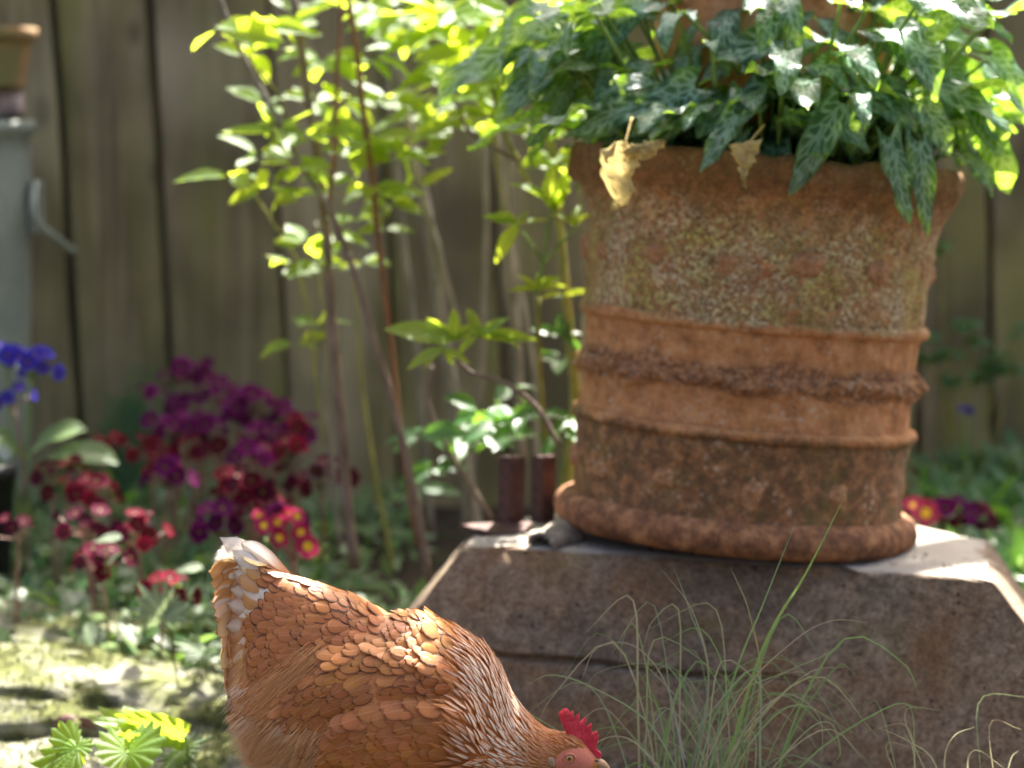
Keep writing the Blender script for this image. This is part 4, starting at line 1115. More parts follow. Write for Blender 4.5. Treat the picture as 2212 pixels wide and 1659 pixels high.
for pts, wq, col in [([(1530,1800),(1640,1420),(1745,1230),(1828,1065)], .0019, (.22,.33,.09)), ([(1500,1800),(1580,1480),(1650,1300),(1722,1120)], .0012, (.20,.31,.12)),
                     ([(1470,1800),(1530,1500),(1500,1330),(1425,1225)], .0009, (.28,.27,.15)), ([(1460,1800),(1530,1480),(1490,1320),(1455,1225)], .0008, (.2,.28,.2)),
                     ([(1560,1800),(1640,1500),(1620,1330),(1578,1225)], .0009, (.30,.28,.12)), ([(1480,1700),(1400,1560),(1270,1480),(1190,1458),(1140,1478)], .0009, (.25,.36,.18)),
                     ([(1500,1700),(1600,1500),(1720,1380),(1800,1340),(1878,1345)], .0007, (.36,.30,.2)), ([(1480,1640),(1440,1480),(1370,1395),(1290,1400),(1256,1470)], .0006, (.32,.30,.22)),
                     ([(1540,1700),(1620,1560),(1700,1500),(1770,1550),(1775,1655)], .0006, (.35,.34,.24)), ([(1500,1700),(1560,1520),(1700,1450),(1810,1400),(1800,1370)], .0007, (.24,.30,.15)),
                     ([(1460,1700),(1380,1610),(1330,1590),(1288,1605),(1300,1620)], .0008, (.40,.38,.28)), ([(1450,1700),(1340,1560),(1300,1530),(1260,1555),(1255,1600)], .0005, (.35,.32,.25)),
                     ([(1560,1800),(1720,1600),(1790,1560),(1815,1620),(1800,1650)], .0006, (.32,.36,.2)), ([(1500,1800),(1460,1560),(1430,1540),(1380,1620)], .0006, (.3,.36,.3))]:
    blade(mb, [W(u, v, 2.58+.02*math.sin(u)) for u, v in pts], wq, col, 20)
mb.build('blades', M['grass'], e, b)['kind'] = 'stuff'
b = V((W(2060, 1900, 2.6).x, 2.6, 0)); e = empty('grass_tuft', b)
tag(e, 'small pale grass tuft in the bottom right corner before the plinth', 'grass')
mb = MB()
for k in range(7):
    a = random.gauss(0, .8); L = U(.14, .235)
    r = V((W(2060+U(-90, 110), 1900, 2.6).x, 2.6+U(-.04, .04), 0)); top = r + V((a*.07, U(-.02, .02), L))
    cu = U(-1.2, 1.2); tip = top + V((cu*.05, 0, -abs(cu)*U(-.01, .035)))
    blade(mb, [r, r.lerp(top, .55), top, tip], U(.0004, .0009), random.choice([(.36,.36,.2),(.42,.36,.2),(.25,.32,.15)]))
for pts in ([(2050,1800),(2020,1650),(1960,1600),(1890,1568)], [(2060,1800),(2040,1650),(2060,1590),(2105,1570)], [(2120,1800),(2090,1660),(2110,1620),(2170,1660)], [(1960,1800),(1975,1640),(1950,1575)], [(2150,1800),(2180,1650),(2200,1620)]):
    blade(mb, [W(u, v, 2.58) for u, v in pts], .0008, (.40,.38,.22), 18)
mb.build('blades', M['grass'], e, b)['kind'] = 'stuff'

exec_hen = True
# ------------------------------------------------------------ hen
HD = 2.50
def hp(u, v, dy=0.0): p = W(u, v, HD); return V((p.x, HD+dy, p.z))
PX = HD/5141
HB = hp(830, 1800); HB.z = 0
hen = empty('hen', V((HB.x, HD, 0)))
tag(hen, 'ginger brown hen with white tail tip and red comb bending its head down', 'hen')
HL = hen.location.copy()
sects = [(515,1222,512,1240,3),(525,1216,505,1320,6),(540,1216,500,1405,14),(572,1216,500,1474,32),(622,1240,520,1570,72),(700,1264,580,1660,105),(780,1294,690,1712,130),
         (838,1328,790,1735,144),(880,1328,880,1742,150),(940,1334,965,1738,148),(1002,1370,1030,1722,136),(1056,1412,1068,1710,114),(1084,1455,1092,1700,95),
         (1112,1508,1114,1692,76),(1148,1550,1138,1688,60),(1182,1575,1160,1686,49),(1216,1584,1184,1684,42),(1244,1592,1212,1682,38),(1266,1610,1240,1680,31),(1284,1630,1262,1676,22),(1296,1642,1282,1668,12)]
wing_poly = [(1000,1425),(920,1385),(820,1372),(740,1388),(690,1430),(630,1500),(640,1560),(690,1592),(740,1560),(800,1520),(880,1480),(980,1462)]
def poly_sd(u, v, poly):
    inside = False; d = 1e9; n = len(poly)
    for i in range(n):
        x1, y1 = poly[i]; x2, y2 = poly[(i+1)%n]
        if (y1 > v) != (y2 > v) and u < (x2-x1)*(v-y1)/(y2-y1)+x1: inside = not inside
        dx, dy = x2-x1, y2-y1; t = max(0, min(1, ((u-x1)*dx+(v-y1)*dy)/(dx*dx+dy*dy)))
        d = min(d, math.hypot(u-x1-dx*t, v-y1-dy*t))
    return d if inside else -d
flank_poly = [(740,1505),(830,1475),(940,1470),(1040,1500),(1060,1600),(1000,1700),(820,1700),(710,1640),(700,1550)]
def bulge(u, v):
    a = smooth(-4, 12, poly_sd(u, v, wing_poly))*15
    b = smooth(-10, 30, poly_sd(u, v, flank_poly))*22
    return max(a, 0)*(1-smooth(-10, 10, poly_sd(u, v, flank_poly))) + b
NS, NA = 110, 64
secP = [spline([V((s[0], s[1], s[4])) for s in sects], NS), spline([V((s[2], s[3], 0)) for s in sects], NS)]
vs=[]; fs=[]; vcol=[]; uvh=[]
def skin_zone(u, v):
    # bare red face
    X, Y = (u-1106)/.125, (v-1469)/.125
    e = ((X-1080)/330)**2 + ((Y-1330)/215)**2
    return smooth(1.15, .92, e) if X > 600 else 0
def hen_col(u, v):
    c = V((.47, .205, .085))
    return c
for i in range(NS+1):
    T, B = secP[0][i], secP[1][i]; wl = T.z
    for k in range(NA):
        a = 2*math.pi*k/NA; cv = math.cos(a); sn = math.sin(a)
        h = .5 - .5*cv            # 0 top, 1 bottom
        u = T.x + (B.x-T.x)*h; v = T.y + (B.y-T.y)*h
        # narrower ridge on top, full below
        tailf = smooth(660, 500, u)
        prof_ = abs(sn)**(.9)*(1 + .18*(h-.5)*(1-tailf))
        y = math.copysign(wl*prof_, sn)
        fr = abs(sn)
        y += math.copysign(bulge(u, v)*smooth(.25, .7, fr), sn)
        p = hp(u, v, -y*PX)
        vs.append(p); uvh.append((u/2212, v/1659))
        sk = skin_zone(u, v)*smooth(.15, .3, fr)
        base = V((.50, .20, .06)); red = V((.64, .21, .13))
        fl = smooth(1500, 1580, v)*smooth(760, 640, u); base = base.lerp(V((.62, .40, .22)), fl)
        vcol.append(tuple(base.lerp(red, sk)))
for i in range(NS):
    for k in range(NA): fs.append((i*NA+k, (i+1)*NA+k, (i+1)*NA+(k+1)%NA, i*NA+(k+1)%NA))
fs.append(tuple(range(NA))[::-1] if False else tuple(range(NA))); fs.append(tuple(NS*NA+k for k in range(NA))[::-1])
mb = MB(); mb.add(vs, fs, uvh, vcol)
def skin_mat():
    m = Mat('hen_body'); c = m.attr('col'); p = m.coord('Object')
    g = m.noise(700, p, 4, .7); v = m.vor(900, p)
    c2 = m.mix(m.ramp(g, [(.35, .35), (.6, 0.0)]), c, (.25, .06, .03))
    return m.pbr(c2, .6, m.bump(m.math('ADD', g, v), .6, .0008), .35, sss=(.12, (.01, .004, .002), .3))
body = mb.build('body', skin_mat(), hen, HL)
bvh = BVHTree.FromPolygons(vs, [f for f in fs if len(f) == 4])

def feather_mat():
    m = Mat('feather'); uv = m.coord('UV'); c = m.attr('col'); par = m.attr('par')
    t, s0 = m.sep(uv, 0), m.sep(uv, 1)
    s = m.math('ABSOLUTE', m.math('SUBTRACT', m.math('MULTIPLY', s0, 2.0), 1.0))
    pe, pst, prn = m.sep(par, 0), m.sep(par, 1), m.sep(par, 2)
    e = m.math('MAXIMUM', m.math('POWER', s, 4.0), m.math('POWER', t, 10.0))
    e = m.mapr(e, .22, .62)
    barb = m.noise(1, m.n('CombineXYZ', {'X': m.math('MULTIPLY', m.math('SUBTRACT', t, m.math('MULTIPLY', s, .35)), 85.0), 'Y': m.math('MULTIPLY', s0, 3.0), 'Z': m.math('MULTIPLY', prn, 40.0)}), 2)
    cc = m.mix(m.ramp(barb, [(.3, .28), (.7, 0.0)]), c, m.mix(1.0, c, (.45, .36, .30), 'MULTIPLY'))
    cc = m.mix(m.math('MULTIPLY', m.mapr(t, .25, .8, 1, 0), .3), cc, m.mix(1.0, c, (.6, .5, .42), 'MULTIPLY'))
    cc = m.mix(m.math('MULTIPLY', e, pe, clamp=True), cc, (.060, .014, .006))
    shaft = m.mapr(s, .03, .09, .45, 0); cc = m.mix(m.math('MULTIPLY', shaft, .6), cc, m.mix(.5, c, (.75, .5, .3)))
    lim = m.math('MULTIPLY', m.mapr(s, .30, .62, 1, 0), m.mapr(t, .12, .35)); lim = m.math('MULTIPLY', lim, m.mapr(t, .86, .98, 1, 0))
    cc = m.mix(m.math('MULTIPLY', lim, pst), cc, (.86, .77, .63))
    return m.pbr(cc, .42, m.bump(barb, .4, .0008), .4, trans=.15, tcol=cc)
FMAT = feather_mat()
def feather_geo(mb, P, d, nrm, L, wd, col, par, shape='round', bend=.35, camber=.35, nl=7, ns=4, twist=0, side=0):
    d = d.normalized(); nrm = (nrm - d*nrm.dot(d)).normalized(); y = nrm.cross(d)
    vs=[]; uv=[]; fs=[]
    for i in range(nl+1):
        t = 1-(1-i/nl)**1.6
        if shape == 'round': w_ = min(1, (t*2.2+.15))*max(.0, 1-max(0, (t-.55)/.45)**2.0)**.5 if t < .999 else .16
        elif shape == 'lance': w_ = (.25+1.1*t) if t < .35 else .635*(1-((t-.35)/.65)**1.6)+.03
        else: w_ = min(1, .3+t*1.2)*(1-max(0, (t-.7)/.3)**2.2)**.5 if t < 1 else .15
        w_ *= wd*L*.5; a = bend*t
        cx = math.sin(a)/bend*L; cz = -(1-math.cos(a))/bend*L
        for j in range(ns+1):
            q = j/ns*2-1
            vs.append(P + d*(cx - (.06*L*q*q*t if shape != 'lance' else 0)) + nrm*(cz - camber*w_*q*q) + y*(w_*q + side*L*t*t)); uv.append((t, j/ns))
    for i in range(nl):
        for j in range(ns): a = i*(ns+1)+j; fs.append((a, a+ns+1, a+ns+2, a+1))
    mb.add(vs, fs, uv, col, par)
flow = [((1250,1640),(-1,-.1)),((1195,1600),(-.9,-.45)),((1150,1570),(-.7,-.7)),((1100,1530),(-.5,-.87)),((1060,1470),(-.6,-.8)),((1080,1620),(-.85,-.5)),((1010,1560),(-.72,-.62)),((1000,1640),(-.97,-.2)),
        ((1010,1400),(-.85,-.5)),((940,1345),(-1,-.25)),((960,1440),(-.97,-.12)),((860,1350),(-1,.1)),((850,1410),(-.97,.2)),((760,1300),(-.97,-.22)),((650,1270),(-.92,-.38)),((600,1290),(-.85,-.5)),((700,1360),(-1,.08)),
        ((600,1380),(-.95,.3)),((540,1330),(-.85,-.1)),((530,1430),(-.6,.8)),((500,1350),(-.6,.6)),((610,1460),(-.8,.6)),((800,1450),(-.9,.42)),((720,1520),(-.75,.66)),((680,1570),(-.65,.76)),((900,1450),(-.95,.3)),
        ((900,1550),(-1,.12)),((960,1500),(-.97,.05)),((780,1580),(-.95,.3)),((950,1660),(-1,.0)),((1100,1680),(-1,-.2)),((600,1600),(-.85,.5)),((560,1560),(-.7,.7))]
def flowdir(u, v):
    a = b = 0
    for (x, y), (dx, dy) in flow:
        w_ = 1/(((u-x)**2+(v-y)**2)+60)**1.6; a += dx*w_; b += dy*w_
    l = math.hypot(a, b) or 1
    return a/l, b/l
def unW(p):
    # world (hen plane) back to sheet coordinates
    c, s = math.cos(math.pi/2-PITCH), math.sin(math.pi/2-PITCH)
    q = p - V((0, 0, H)); q = V((q.x, HD, q.z))
    yy = q.y*c + q.z*s; zz = -q.y*s + q.z*c
    return 1106 + 5141*q.x/-zz, 829.5 - 5141*yy/-zz
def region(u, v, nz):
    """(spacing px, length px, width ratio, colour, edge, streak, shape, lift)"""
    X, Y = (u-1106)/.125, (v-1469)/.125
    wsd = poly_sd(u, v, wing_poly); fsd = poly_sd(u, v, flank_poly)
    neck = smooth(985, 1050, u + (v-1450)*-.25 + 30)
    base = V((.50, .215, .085))
    if u > 1168: return (3.6, 17, .32, V((.46, .18, .05)), .1, .25, 'lance', .10)
    if u > 985 + .30*max(0, 1450-v) - .06*max(0, v-1500):
        q = smooth(1168, 1120, u)
        st = 1.0*smooth(975, 1040, u)*(1-.5*smooth(1640, 1700, v))*(.25+.75*q)
        return (8.0+4*(1-smooth(1000,1100,u))-2.5*smooth(1120,1168,u), 42+8*(1-smooth(1000,1120,u))-14*smooth(1110,1168,u), .34, V((.46, .185, .052)), .25, st, 'lance', .10)
    if u < 592 and v < 1325 or u < 545 and v < 1450: return (15, 60, .62, V((.62, .35, .18)) if v > 1235 and u > 512 else V((.82, .68, .52)), .15, .95 if v < 1235 or noise.noise(V((u*.045, v*.045, 7))) > .12 else .1, 'round', .09)
    if u < 700 and v > 1535: return (15, 44, .55, V((.62, .36, .18)), .0, .1, 'lance', .2)
    if fsd > -4: return (16, 52, .66, V((.40, .165, .062)), .30, .0, 'round', .10)
    if wsd > -6:
        return (15, 50 if u < 800 else 44, .60, V((.37, .145, .055)) if v > 1440 else V((.52, .24, .10)), .95, 0, 'round', .10)
    if v > 1440 and u < 660: return (15, 50, .55, V((.48, .22, .095)), .45, .05, 'round', .13)
    if u < 560: return (15, 46, .65, V((.52, .26, .13)), .5, .0, 'round', .10)
    dk = smooth(640, 760, u)
    return (13.2 + 2.0*smooth(900, 960, u), 38 + 6*smooth(900, 980, u), .80, V((.44, .185, .078)) if u < 900 else V((.55, .27, .12)), 1.15, 0, 'round', .09)
random.seed(81)
tri = [f for f in fs if len(f) == 4]; areas=[]
for f in tri:
    a, b, c, d = (vs[i] for i in f); areas.append(((b-a).cross(c-a).length + (c-a).cross(d-a).length)/2)
cum=[]; t_=0
for a in areas: t_ += a; cum.append(t_)
import bisect
cell = .004; grid = {}; F = []
for _ in range(70000):
    f = tri[min(bisect.bisect(cum, random.random()*t_), len(tri)-1)]
    a, b, c, d = (vs[i] for i in f); q, r_ = random.random(), random.random()
    p = a.lerp(b, q).lerp(d.lerp(c, q), r_)
    u, v = unW(p)
    if u < 515 and v < 1300: continue
    X, Y = (u-1106)/.125, (v-1469)/.125
    n_ = (b-a).cross(d-a).normalized()
    if n_.dot(V((0, p.y-HD, 0)) + V((0,0,.0001))) < 0 and abs(n_.y) > .15: n_ = -n_
    side_ = abs(n_.y)
    if ((X-1080)/345)**2 + ((Y-1330)/225)**2 < 1 and X > 640 and side_ > .3: continue
    if X > 1250: continue
    rg = region(u, v, n_.z); sp = rg[0]*PX
    if p.y > HD+.02 : sp *= 1.25
    key = (int(p.x//cell), int(p.y//cell), int(p.z//cell)); R_ = int(sp/cell)+1; ok = True
    for ix in range(-R_, R_+1):
        for iy in range(-R_, R_+1):
            for iz in range(-R_, R_+1):
                for o in grid.get((key[0]+ix, key[1]+iy, key[2]+iz), ()):
                    if (o-p).length_squared < sp*sp: ok = False; break
                if not ok: break
            if not ok: break
        if not ok: break
    if not ok: continue
    grid.setdefault(key, []).append(p); F.append((p, n_, u, v, rg))
print('feathers', len(F))
cen_line = V((0, 0, 0))
def outward(p, n_):
    h_ = bvh.find_nearest(p); n2 = h_[1] if h_[0] is not None else n_
    u, v = unW(p); # centre of the body near this point
    c = V((p.x, HD, p.z - .02)) if abs(p.y-HD) > .01 else V((p.x, HD, p.z-.05))
    if u > 1000: c = hp(1050+(u-1000)*.6, 1600)
    if n2.dot(p-c) < 0: n2 = -n2
    return n2
vis = []; rest = []
for p, n_, u, v, rg in F:
    n2 = outward(p, n_)
    score = rg[1]*(1 if (n2.y < -.15 or (n2.z > .5 and n2.y < .1)) and v < 1650 and rg[6] == 'round' else 0)
    (vis if score else rest).append((score, p, n2, u, v, rg))
vis.sort(key=lambda x: -x[0]*(1+.0*x[3])); random.shuffle(vis)
parts_f = vis[:235]; rest += vis[235:]
def fd_(u, v): return poly_sd(u, v, flank_poly) > 0
def put_feather(mb, item):
    _, p, n2, u, v, (sp, L, wd, col, ed, st, shp, lift) = item
    dx, dv = flowdir(u, v)
    d = V((dx, 0, -dv)); d = d - n2*d.dot(n2)
    if d.length < .05: d = V((-1, 0, 0)) - n2*(-n2.x)
    d.normalize(); d = (d + n2*(lift*U(.2, .75)+.032) + n2.cross(d)*U(-.17, .17)).normalized()
    if shp == 'lance' and u > 985: d = (d + n2*.08).normalized(); p = p + n2*.0006
    if fd_(u, v): d = (d + n2*.05).normalized()
    if 830 < u < 960 and v < 1420: d = (d + n2*.22).normalized()
    k = U(.85, 1.18); c = col*U(.91, 1.09)
    c = V((c.x*1.18, c.y*U(.92, 1.08), c.z*U(.52, .74)))
    # colour patches of its own: pale feathers by the tail root, darker saddle
    sdl = noise.noise(V((u*.02, v*.02, 3)))
    c = c*(1+.18*sdl)
    if math.hypot((u-600)/16, (v-1275)/12) < 1: c = V((.80, .70, .58)); ed = .1
    feather_geo(mb, p + n2*.0001, d, n2, L*1.12*PX*k, wd*U(.9, 1.15), tuple(c), (ed*U(.45, .95), st*U(.4, 1.15), random.random()), shp, U(.10, .30), .13 if shp == 'round' else .3,
                8 if shp == 'round' else 6, 4 if shp == 'round' else 4, side=U(-.03, .03))
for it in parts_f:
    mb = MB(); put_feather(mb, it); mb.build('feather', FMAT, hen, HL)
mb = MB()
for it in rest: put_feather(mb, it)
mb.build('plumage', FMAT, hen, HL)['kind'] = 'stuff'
# tail feathers
random.seed(83)
tails = [(640,1272,476,1158,0,52,.9),(640,1276,468,1190,3,50,.9),(640,1262,520,1166,0,46,.6),(630,1300,472,1215,-4,54,.6),(625,1310,474,1262,5,54,.5),(620,1330,476,1300,-7,54,.5),(610,1350,474,1345,7,54,.5),
         (600,1360,478,1400,-9,52,.4),(600,1380,484,1440,9,50,.35),(595,1270,502,1180,-10,42,.8),(590,1290,505,1230,-13,42,.4),(600,1300,498,1270,-15,42,.3),(590,1330,492,1300,-17,44,.25),(580,1350,488,1350,-18,42,.2),(590,1290,503,1205,13,42,.5),(600,1330,490,1300,17,44,.3)]
for bu, bv_, tu, tv, yo, wpx, wh in tails:
    a, b_ = hp(bu, bv_, yo*PX*(2.0 if yo < 0 else .6)), hp(tu, tv, yo*PX*1.2)
    L = (b_-a).length; mb = MB()
    c = V((.56, .30, .16)).lerp(V((.86, .80, .70)), wh)
    cols = []
    sgn = -1 if yo <= 0 else 1
    nl, ns = 16, 6
    feather_geo(mb, a, b_-a, V((0, sgn, 0)), L, wpx*PX/L, tuple(c), (.15, 0, random.random()), 'tail', .12*(-1 if yo < 0 else 1)*-1+.001, .25, nl, ns, side=0)
    # white tip, brown edging towards the base
    for i, (uvt) in enumerate(mb.uv):
        t, s_ = uvt; q = abs(s_*2-1)
        cc = V((.52, .27, .14)).lerp(V((.88, .83, .75)), smooth(.45-.35*wh, .85-.35*wh, t)*(1-(.75*smooth(.7, .9, q)*(1-smooth(.7, .95, t)) if wh < .85 else 0))) if wh > .45 else V((.55, .30, .16)).lerp(V((.8, .68, .54)), smooth(.2, .7, t)*(1-q)*.9)
        mb.c[i] = tuple(cc)
    mb.build('tail_feather', FMAT, hen, HL)
# wispy barbs at the very tail tip and fluff
def hair_mat():
    m = Mat('down_fluff'); c = m.attr('col'); return m.pbr(c, .7, None, .15, trans=.35, tcol=c)
HM = hair_mat()
mb = MB()
def hair(mb, p, d, nrm, L, w_, col, droop):
    d = d.normalized(); y = nrm.cross(d).normalized(); vs=[]; n = 4
    for i in range(n+1):
        t = i/n; q = p + d*L*t + nrm*L*.12*math.sin(t*2.5) + V((0, 0, -droop*L*t*t)) + y*L*.1*t*t*U(-1, 1)
        ww = w_*(1-t*.85); vs += [q-y*ww, q+y*ww]
    mb.add(vs, [(2*i, 2*i+1, 2*i+3, 2*i+2) for i in range(n)], None, col)
cnt = 0
while cnt < 9000:
    f = tri[min(bisect.bisect(cum, random.random()*t_), len(tri)-1)]
    a, b, c, d = (vs[i] for i in f); p = a.lerp(b, random.random()).lerp(d.lerp(c, random.random()), random.random()); u, v = unW(p)
    wgt = max(smooth(1515, 1550, v + max(0, u-640)*-.1)*smooth(735, 690, u), .9*smooth(1700, 1725, v), .25*smooth(1440, 1500, v)*smooth(640, 560, u))
    if random.random() > wgt: cnt += .02; continue
    cnt += 1
    n2 = outward(p, V((0, -1, 0))); dx, dv = flowdir(u, v); dd = V((dx, U(-.3, .3), -dv)) + n2*U(.15, .6)
    nz_ = .5+.5*noise.noise(V((u*.018, v*.018, 1))); wh = smooth(.45, .8, nz_)*smooth(720, 500, u) + .5*smooth(560, 500, u)
    cc = V((.60, .33, .13)).lerp(V((.88, .74, .56)), min(1, wh+.12))*U(.85, 1.15)
    hair(mb, p, dd, n2, U(18, 46)*PX, U(.00022, .0005), tuple(cc), U(.0, .3))
for k in range(260):
    t = random.random(); tu = 466 + 30*t**2 + U(-2, 8); tv = 1200 - 45*t + U(-3, 10)
    hair(mb, hp(tu+12, tv+6, U(-5, 5)*PX), V((-1, 0, U(-.9, .5))), V((0, -1, 0)), U(8, 22)*PX, .0002, (.85, .8, .74), .5)
for k in range(330):   # loose wisps at flank and along the wing edge
    q = random.random(); u = 700 - 110*q + U(-22, 22); v = 1382 + 85*q + random.gauss(0, 13)
    h_ = bvh.ray_cast(hp(u, v, -.5), V((0, 1, 0)))
    if h_[0] is None: continue
    hair(mb, h_[0]+V((0, -.004, 0)), V((-1, -.1, -.62)), V((0, -1, 0)), U(25, 60)*PX, .0003, tuple(V((.74, .42, .19))*U(.65, 1.2)), .25)
for k in range(4200):  # fine head feathers
    u = 1245 - 175*random.random()**1.5; v = U(1565, 1659); X, Y = (u-1106)/.125, (v-1469)/.125
    if ((X-1080)/330)**2 + ((Y-1330)/210)**2 < 1 and X > 640: continue
    h_ = bvh.ray_cast(hp(u, v, -.5), V((0, 1, 0)))
    if h_[0] is None: continue
    dx, dv = flowdir(u, v); col = V((.54, .21, .06)).lerp(V((.85, .55, .28)), random.random()**2*.8*(1 if u < 1200 else .5))
    hair(mb, h_[0], V((dx, -.15, -dv)), V((0, -1, 0)), U(8, 18)*PX, .0004, tuple(col), 0)
for k in range(4200):
    u = U(500, 1040); v = U(1260, 1659)
    h_ = bvh.ray_cast(hp(u, v, -.5), V((0, 1, 0)))
    if h_[0] is None or (u < 1000 and v < 1400) or (u > 700 and random.random() < .75): continue
    dx, dv = flowdir(u, v); col = V((.56, .25, .075)).lerp(V((.75, .45, .2)), random.random()*.5)*U(.6, 1.1)
    hair(mb, h_[0]+V((0, -.0022, 0)), V((dx+U(-.2,.2), -.1, -dv+U(-.2,.2))), V((0, -1, 0)), U(10, 24)*PX, .00022, tuple(col), .1)
mb.build('fluff', HM, hen, HL)['kind'] = 'stuff'

# head details
def XY(X, Y, dy=0): return hp(1106+X*.125, 1469+Y*.125, dy)
comb = [(960,960),(890,800),(840,700),(805,600),(815,560),(860,510),(905,490),(950,480),(985,520),(1000,562),(1020,530),(1055,520),(1066,580),(1075,660),(1110,610),(1160,565),(1170,620),(1172,718),(1210,690),(1270,640),(1287,680),(1265,810),(1310,790),(1370,740),(1387,780),(1375,905),(1430,885),(1475,870),(1482,905),(1445,990),(1500,935),(1502,965),(1462,1050),(1442,1140),(1480,1200),(1540,1240),(1557,1300),(1530,1330),(1480,1310),(1380,1260),(1260,1190),(1180,1110),(1080,1010)]
cont = []
for i in range(len(comb)-3):
    a, b = comb[i], comb[i+1]
    for k in range(4): cont.append((a[0]+(b[0]-a[0])*k/4, a[1]+(b[1]-a[1])*k/4))
def wave(X, Y): return .0018*math.sin(X*.011)+.0005*math.sin(Y*.03)
mb = MB(); vs_=[]; fs_=[]; K = 9; n = len(cont)
base_l = [(985,985),(1060,1040),(1150,1120),(1240,1200),(1340,1270),(1440,1320),(1530,1335)]
bl = spline([V((x, y, 0)) for x, y in base_l], n-1)
for sg in (-1, 1):
    for i in range(n):
        q = bl[i]
        for k in range(K+1):
            t = k/K; X = q.x + (cont[i][0]-q.x)*t; Y = q.y + (cont[i][1]-q.y)*t
            th = .0007 + .0021*(1-t)**.8 + .00035*noise.noise(V((X*.03, Y*.03, sg)))
            if k == K: th = .00035
            vs_.append(XY(X, Y, sg*th + wave(X, Y)))
for h_ in range(2):
    o = h_*n*(K+1)
    for i in range(n-1):
        for k in range(K): a = o+i*(K+1)+k; fs_.append((a, a+1, a+K+2, a+K+1) if h_ else (a, a+K+1, a+K+2, a+1))
for i in range(n-1): fs_.append((i*(K+1)+K, (i+1)*(K+1)+K, n*(K+1)+(i+1)*(K+1)+K, n*(K+1)+i*(K+1)+K))
mb.add(vs_, fs_)
def comb_mat():
    m = Mat('red_comb'); p = m.coord('Object'); v = m.vor(1100, p); g = m.noise(260, p, 5, .7)
    c = m.ramp(g, [(.35, (.50, .012, .03)), (.65, (.70, .05, .075))])
    c = m.mix(m.mapr(v, .02, .3, .35, 0), c, (.78, .22, .22))
    return m.pbr(c, .42, m.bump(m.math('ADD', v, g), .7, .001), .4, sss=(.25, (.01, .002, .001), .4))
mb.build('comb', comb_mat(), hen, HL)
def surfy(X, Y):
    h_ = bvh.ray_cast(XY(X, Y, -.5), V((0, 1, 0))); return (h_[0].y-HD) if h_[0] is not None else 0
def ball(name, c, s, mat, n=20, fn=None, parent=hen):
    mb = MB(); vs=[]; fs=[]
    for i in range(n//2+1):
        t = math.pi*i/(n//2)
        for k in range(n):
            a = 2*math.pi*k/n; d = V((math.sin(t)*math.cos(a), math.cos(t), math.sin(t)*math.sin(a)))
            q = V((d.x*s[0], d.y*s[1], d.z*s[2])); 
            if fn: q = fn(q, d)
            vs.append(c+q)
    for i in range(n//2):
        for k in range(n): fs.append((i*n+k, (i+1)*n+k, (i+1)*n+(k+1)%n, i*n+(k+1)%n))
    mb.add(vs, fs); return mb.build(name, mat, parent, HL)
def eye_mat():
    m = Mat('hen_eye'); p = m.coord('Object')
    c0 = XY(985, 1272) - HL
    d = m.n('VectorMath', {0: m.n('CombineXYZ', {'X': m.sep(p, 0), 'Z': m.sep(p, 2)}), 1: (c0.x, 0, c0.z)}, 1, operation='DISTANCE')
    c = m.ramp(m.math('MULTIPLY', d, 165.0), [(0, (.006, .005, .005)), (.26, (.006, .005, .005)), (.34, (.55, .25, .04)), (.62, (.62, .30, .05)), (.72, (.10, .05, .02))])
    return m.pbr(c, .06, None, .6, coat=1.0)
EM = eye_mat(); redskin = flat_mat('red_face_skin', (.60, .20, .14), .55, nscale=500, var=.3, bumpv=.5)
y0 = surfy(985, 1272)
for sg in (1, -1):
    ball('eye', XY(985, 1272, sg*(y0+.0008)), (.0052, .003, .0045), EM)
    mb = MB(); vs_=[]
    for k in range(25):
        a = 2*math.pi*k/24; vs_.append(XY(985+92*math.cos(a)*(1.05), 1272+72*math.sin(a) - 6*math.cos(a), sg*(y0-.0006)))
    tube(mb, vs_, .0013, 8, cap=False); mb.build('eyelid', redskin, hen, HL)
    for k, (rx, ry) in enumerate(((135, 112), (178, 150), (225,178))):
        mb = MB(); vs_ = []
        for q in range(15):
            a = math.pi*(.05+.95*q/14); X, Y = 985+rx*math.cos(a), 1285+ry*math.sin(a); vs_.append(XY(X, Y, sg*(surfy(X, Y)+.0004)))
        tube(mb, vs_, .0007, 6); mb.build('skin_fold', redskin, hen, HL)
    # ear lobe: small tan flap
    yl = surfy(690, 1330)
    ball('ear_lobe', XY(665, 1320, sg*(yl-.0005)), (.0048, .0022, .0062), flat_mat('tan_ear_lobe', (.42, .27, .16), .6, nscale=400, var=.35),
         fn=lambda q, d: q + V((.0018*(-d.z), 0, .0007*noise.noise(q*600))))
    yw = surfy(760, 1540)
    ball('wattle', XY(800, 1600, sg*(surfy(800, 1560)-.0005)), (.014, .003, .013), comb_mat() if sg == 1 else bpy.data.materials['red_comb'], fn=lambda q, d: q + V((0, .0008*math.sin(q.x*900), .0006*noise.noise(q*400))))
    # brow ridge of small dark feathers
mb = MB()
for k in range(900):
    a = U(.05, 1.0)*math.pi; rr = U(.93, 1.12); X, Y = 1010-330*math.cos(a)*.95*rr+0, 1330-225*math.sin(a)*rr
    if X > 1240 or X < 640: continue
    yy = surfy(X, Y)
    hair(mb, XY(X, Y, yy+.0003), V((-.8, -.1, (-.5 if X < 900 else .35))), V((0, -1, 0)), U(6, 13)*PX, .0004, tuple(V((.24, .10, .035))*U(.7, 1.6)), 0)
mb.build('brow_feathers', HM, hen, HL)['kind'] = 'stuff'
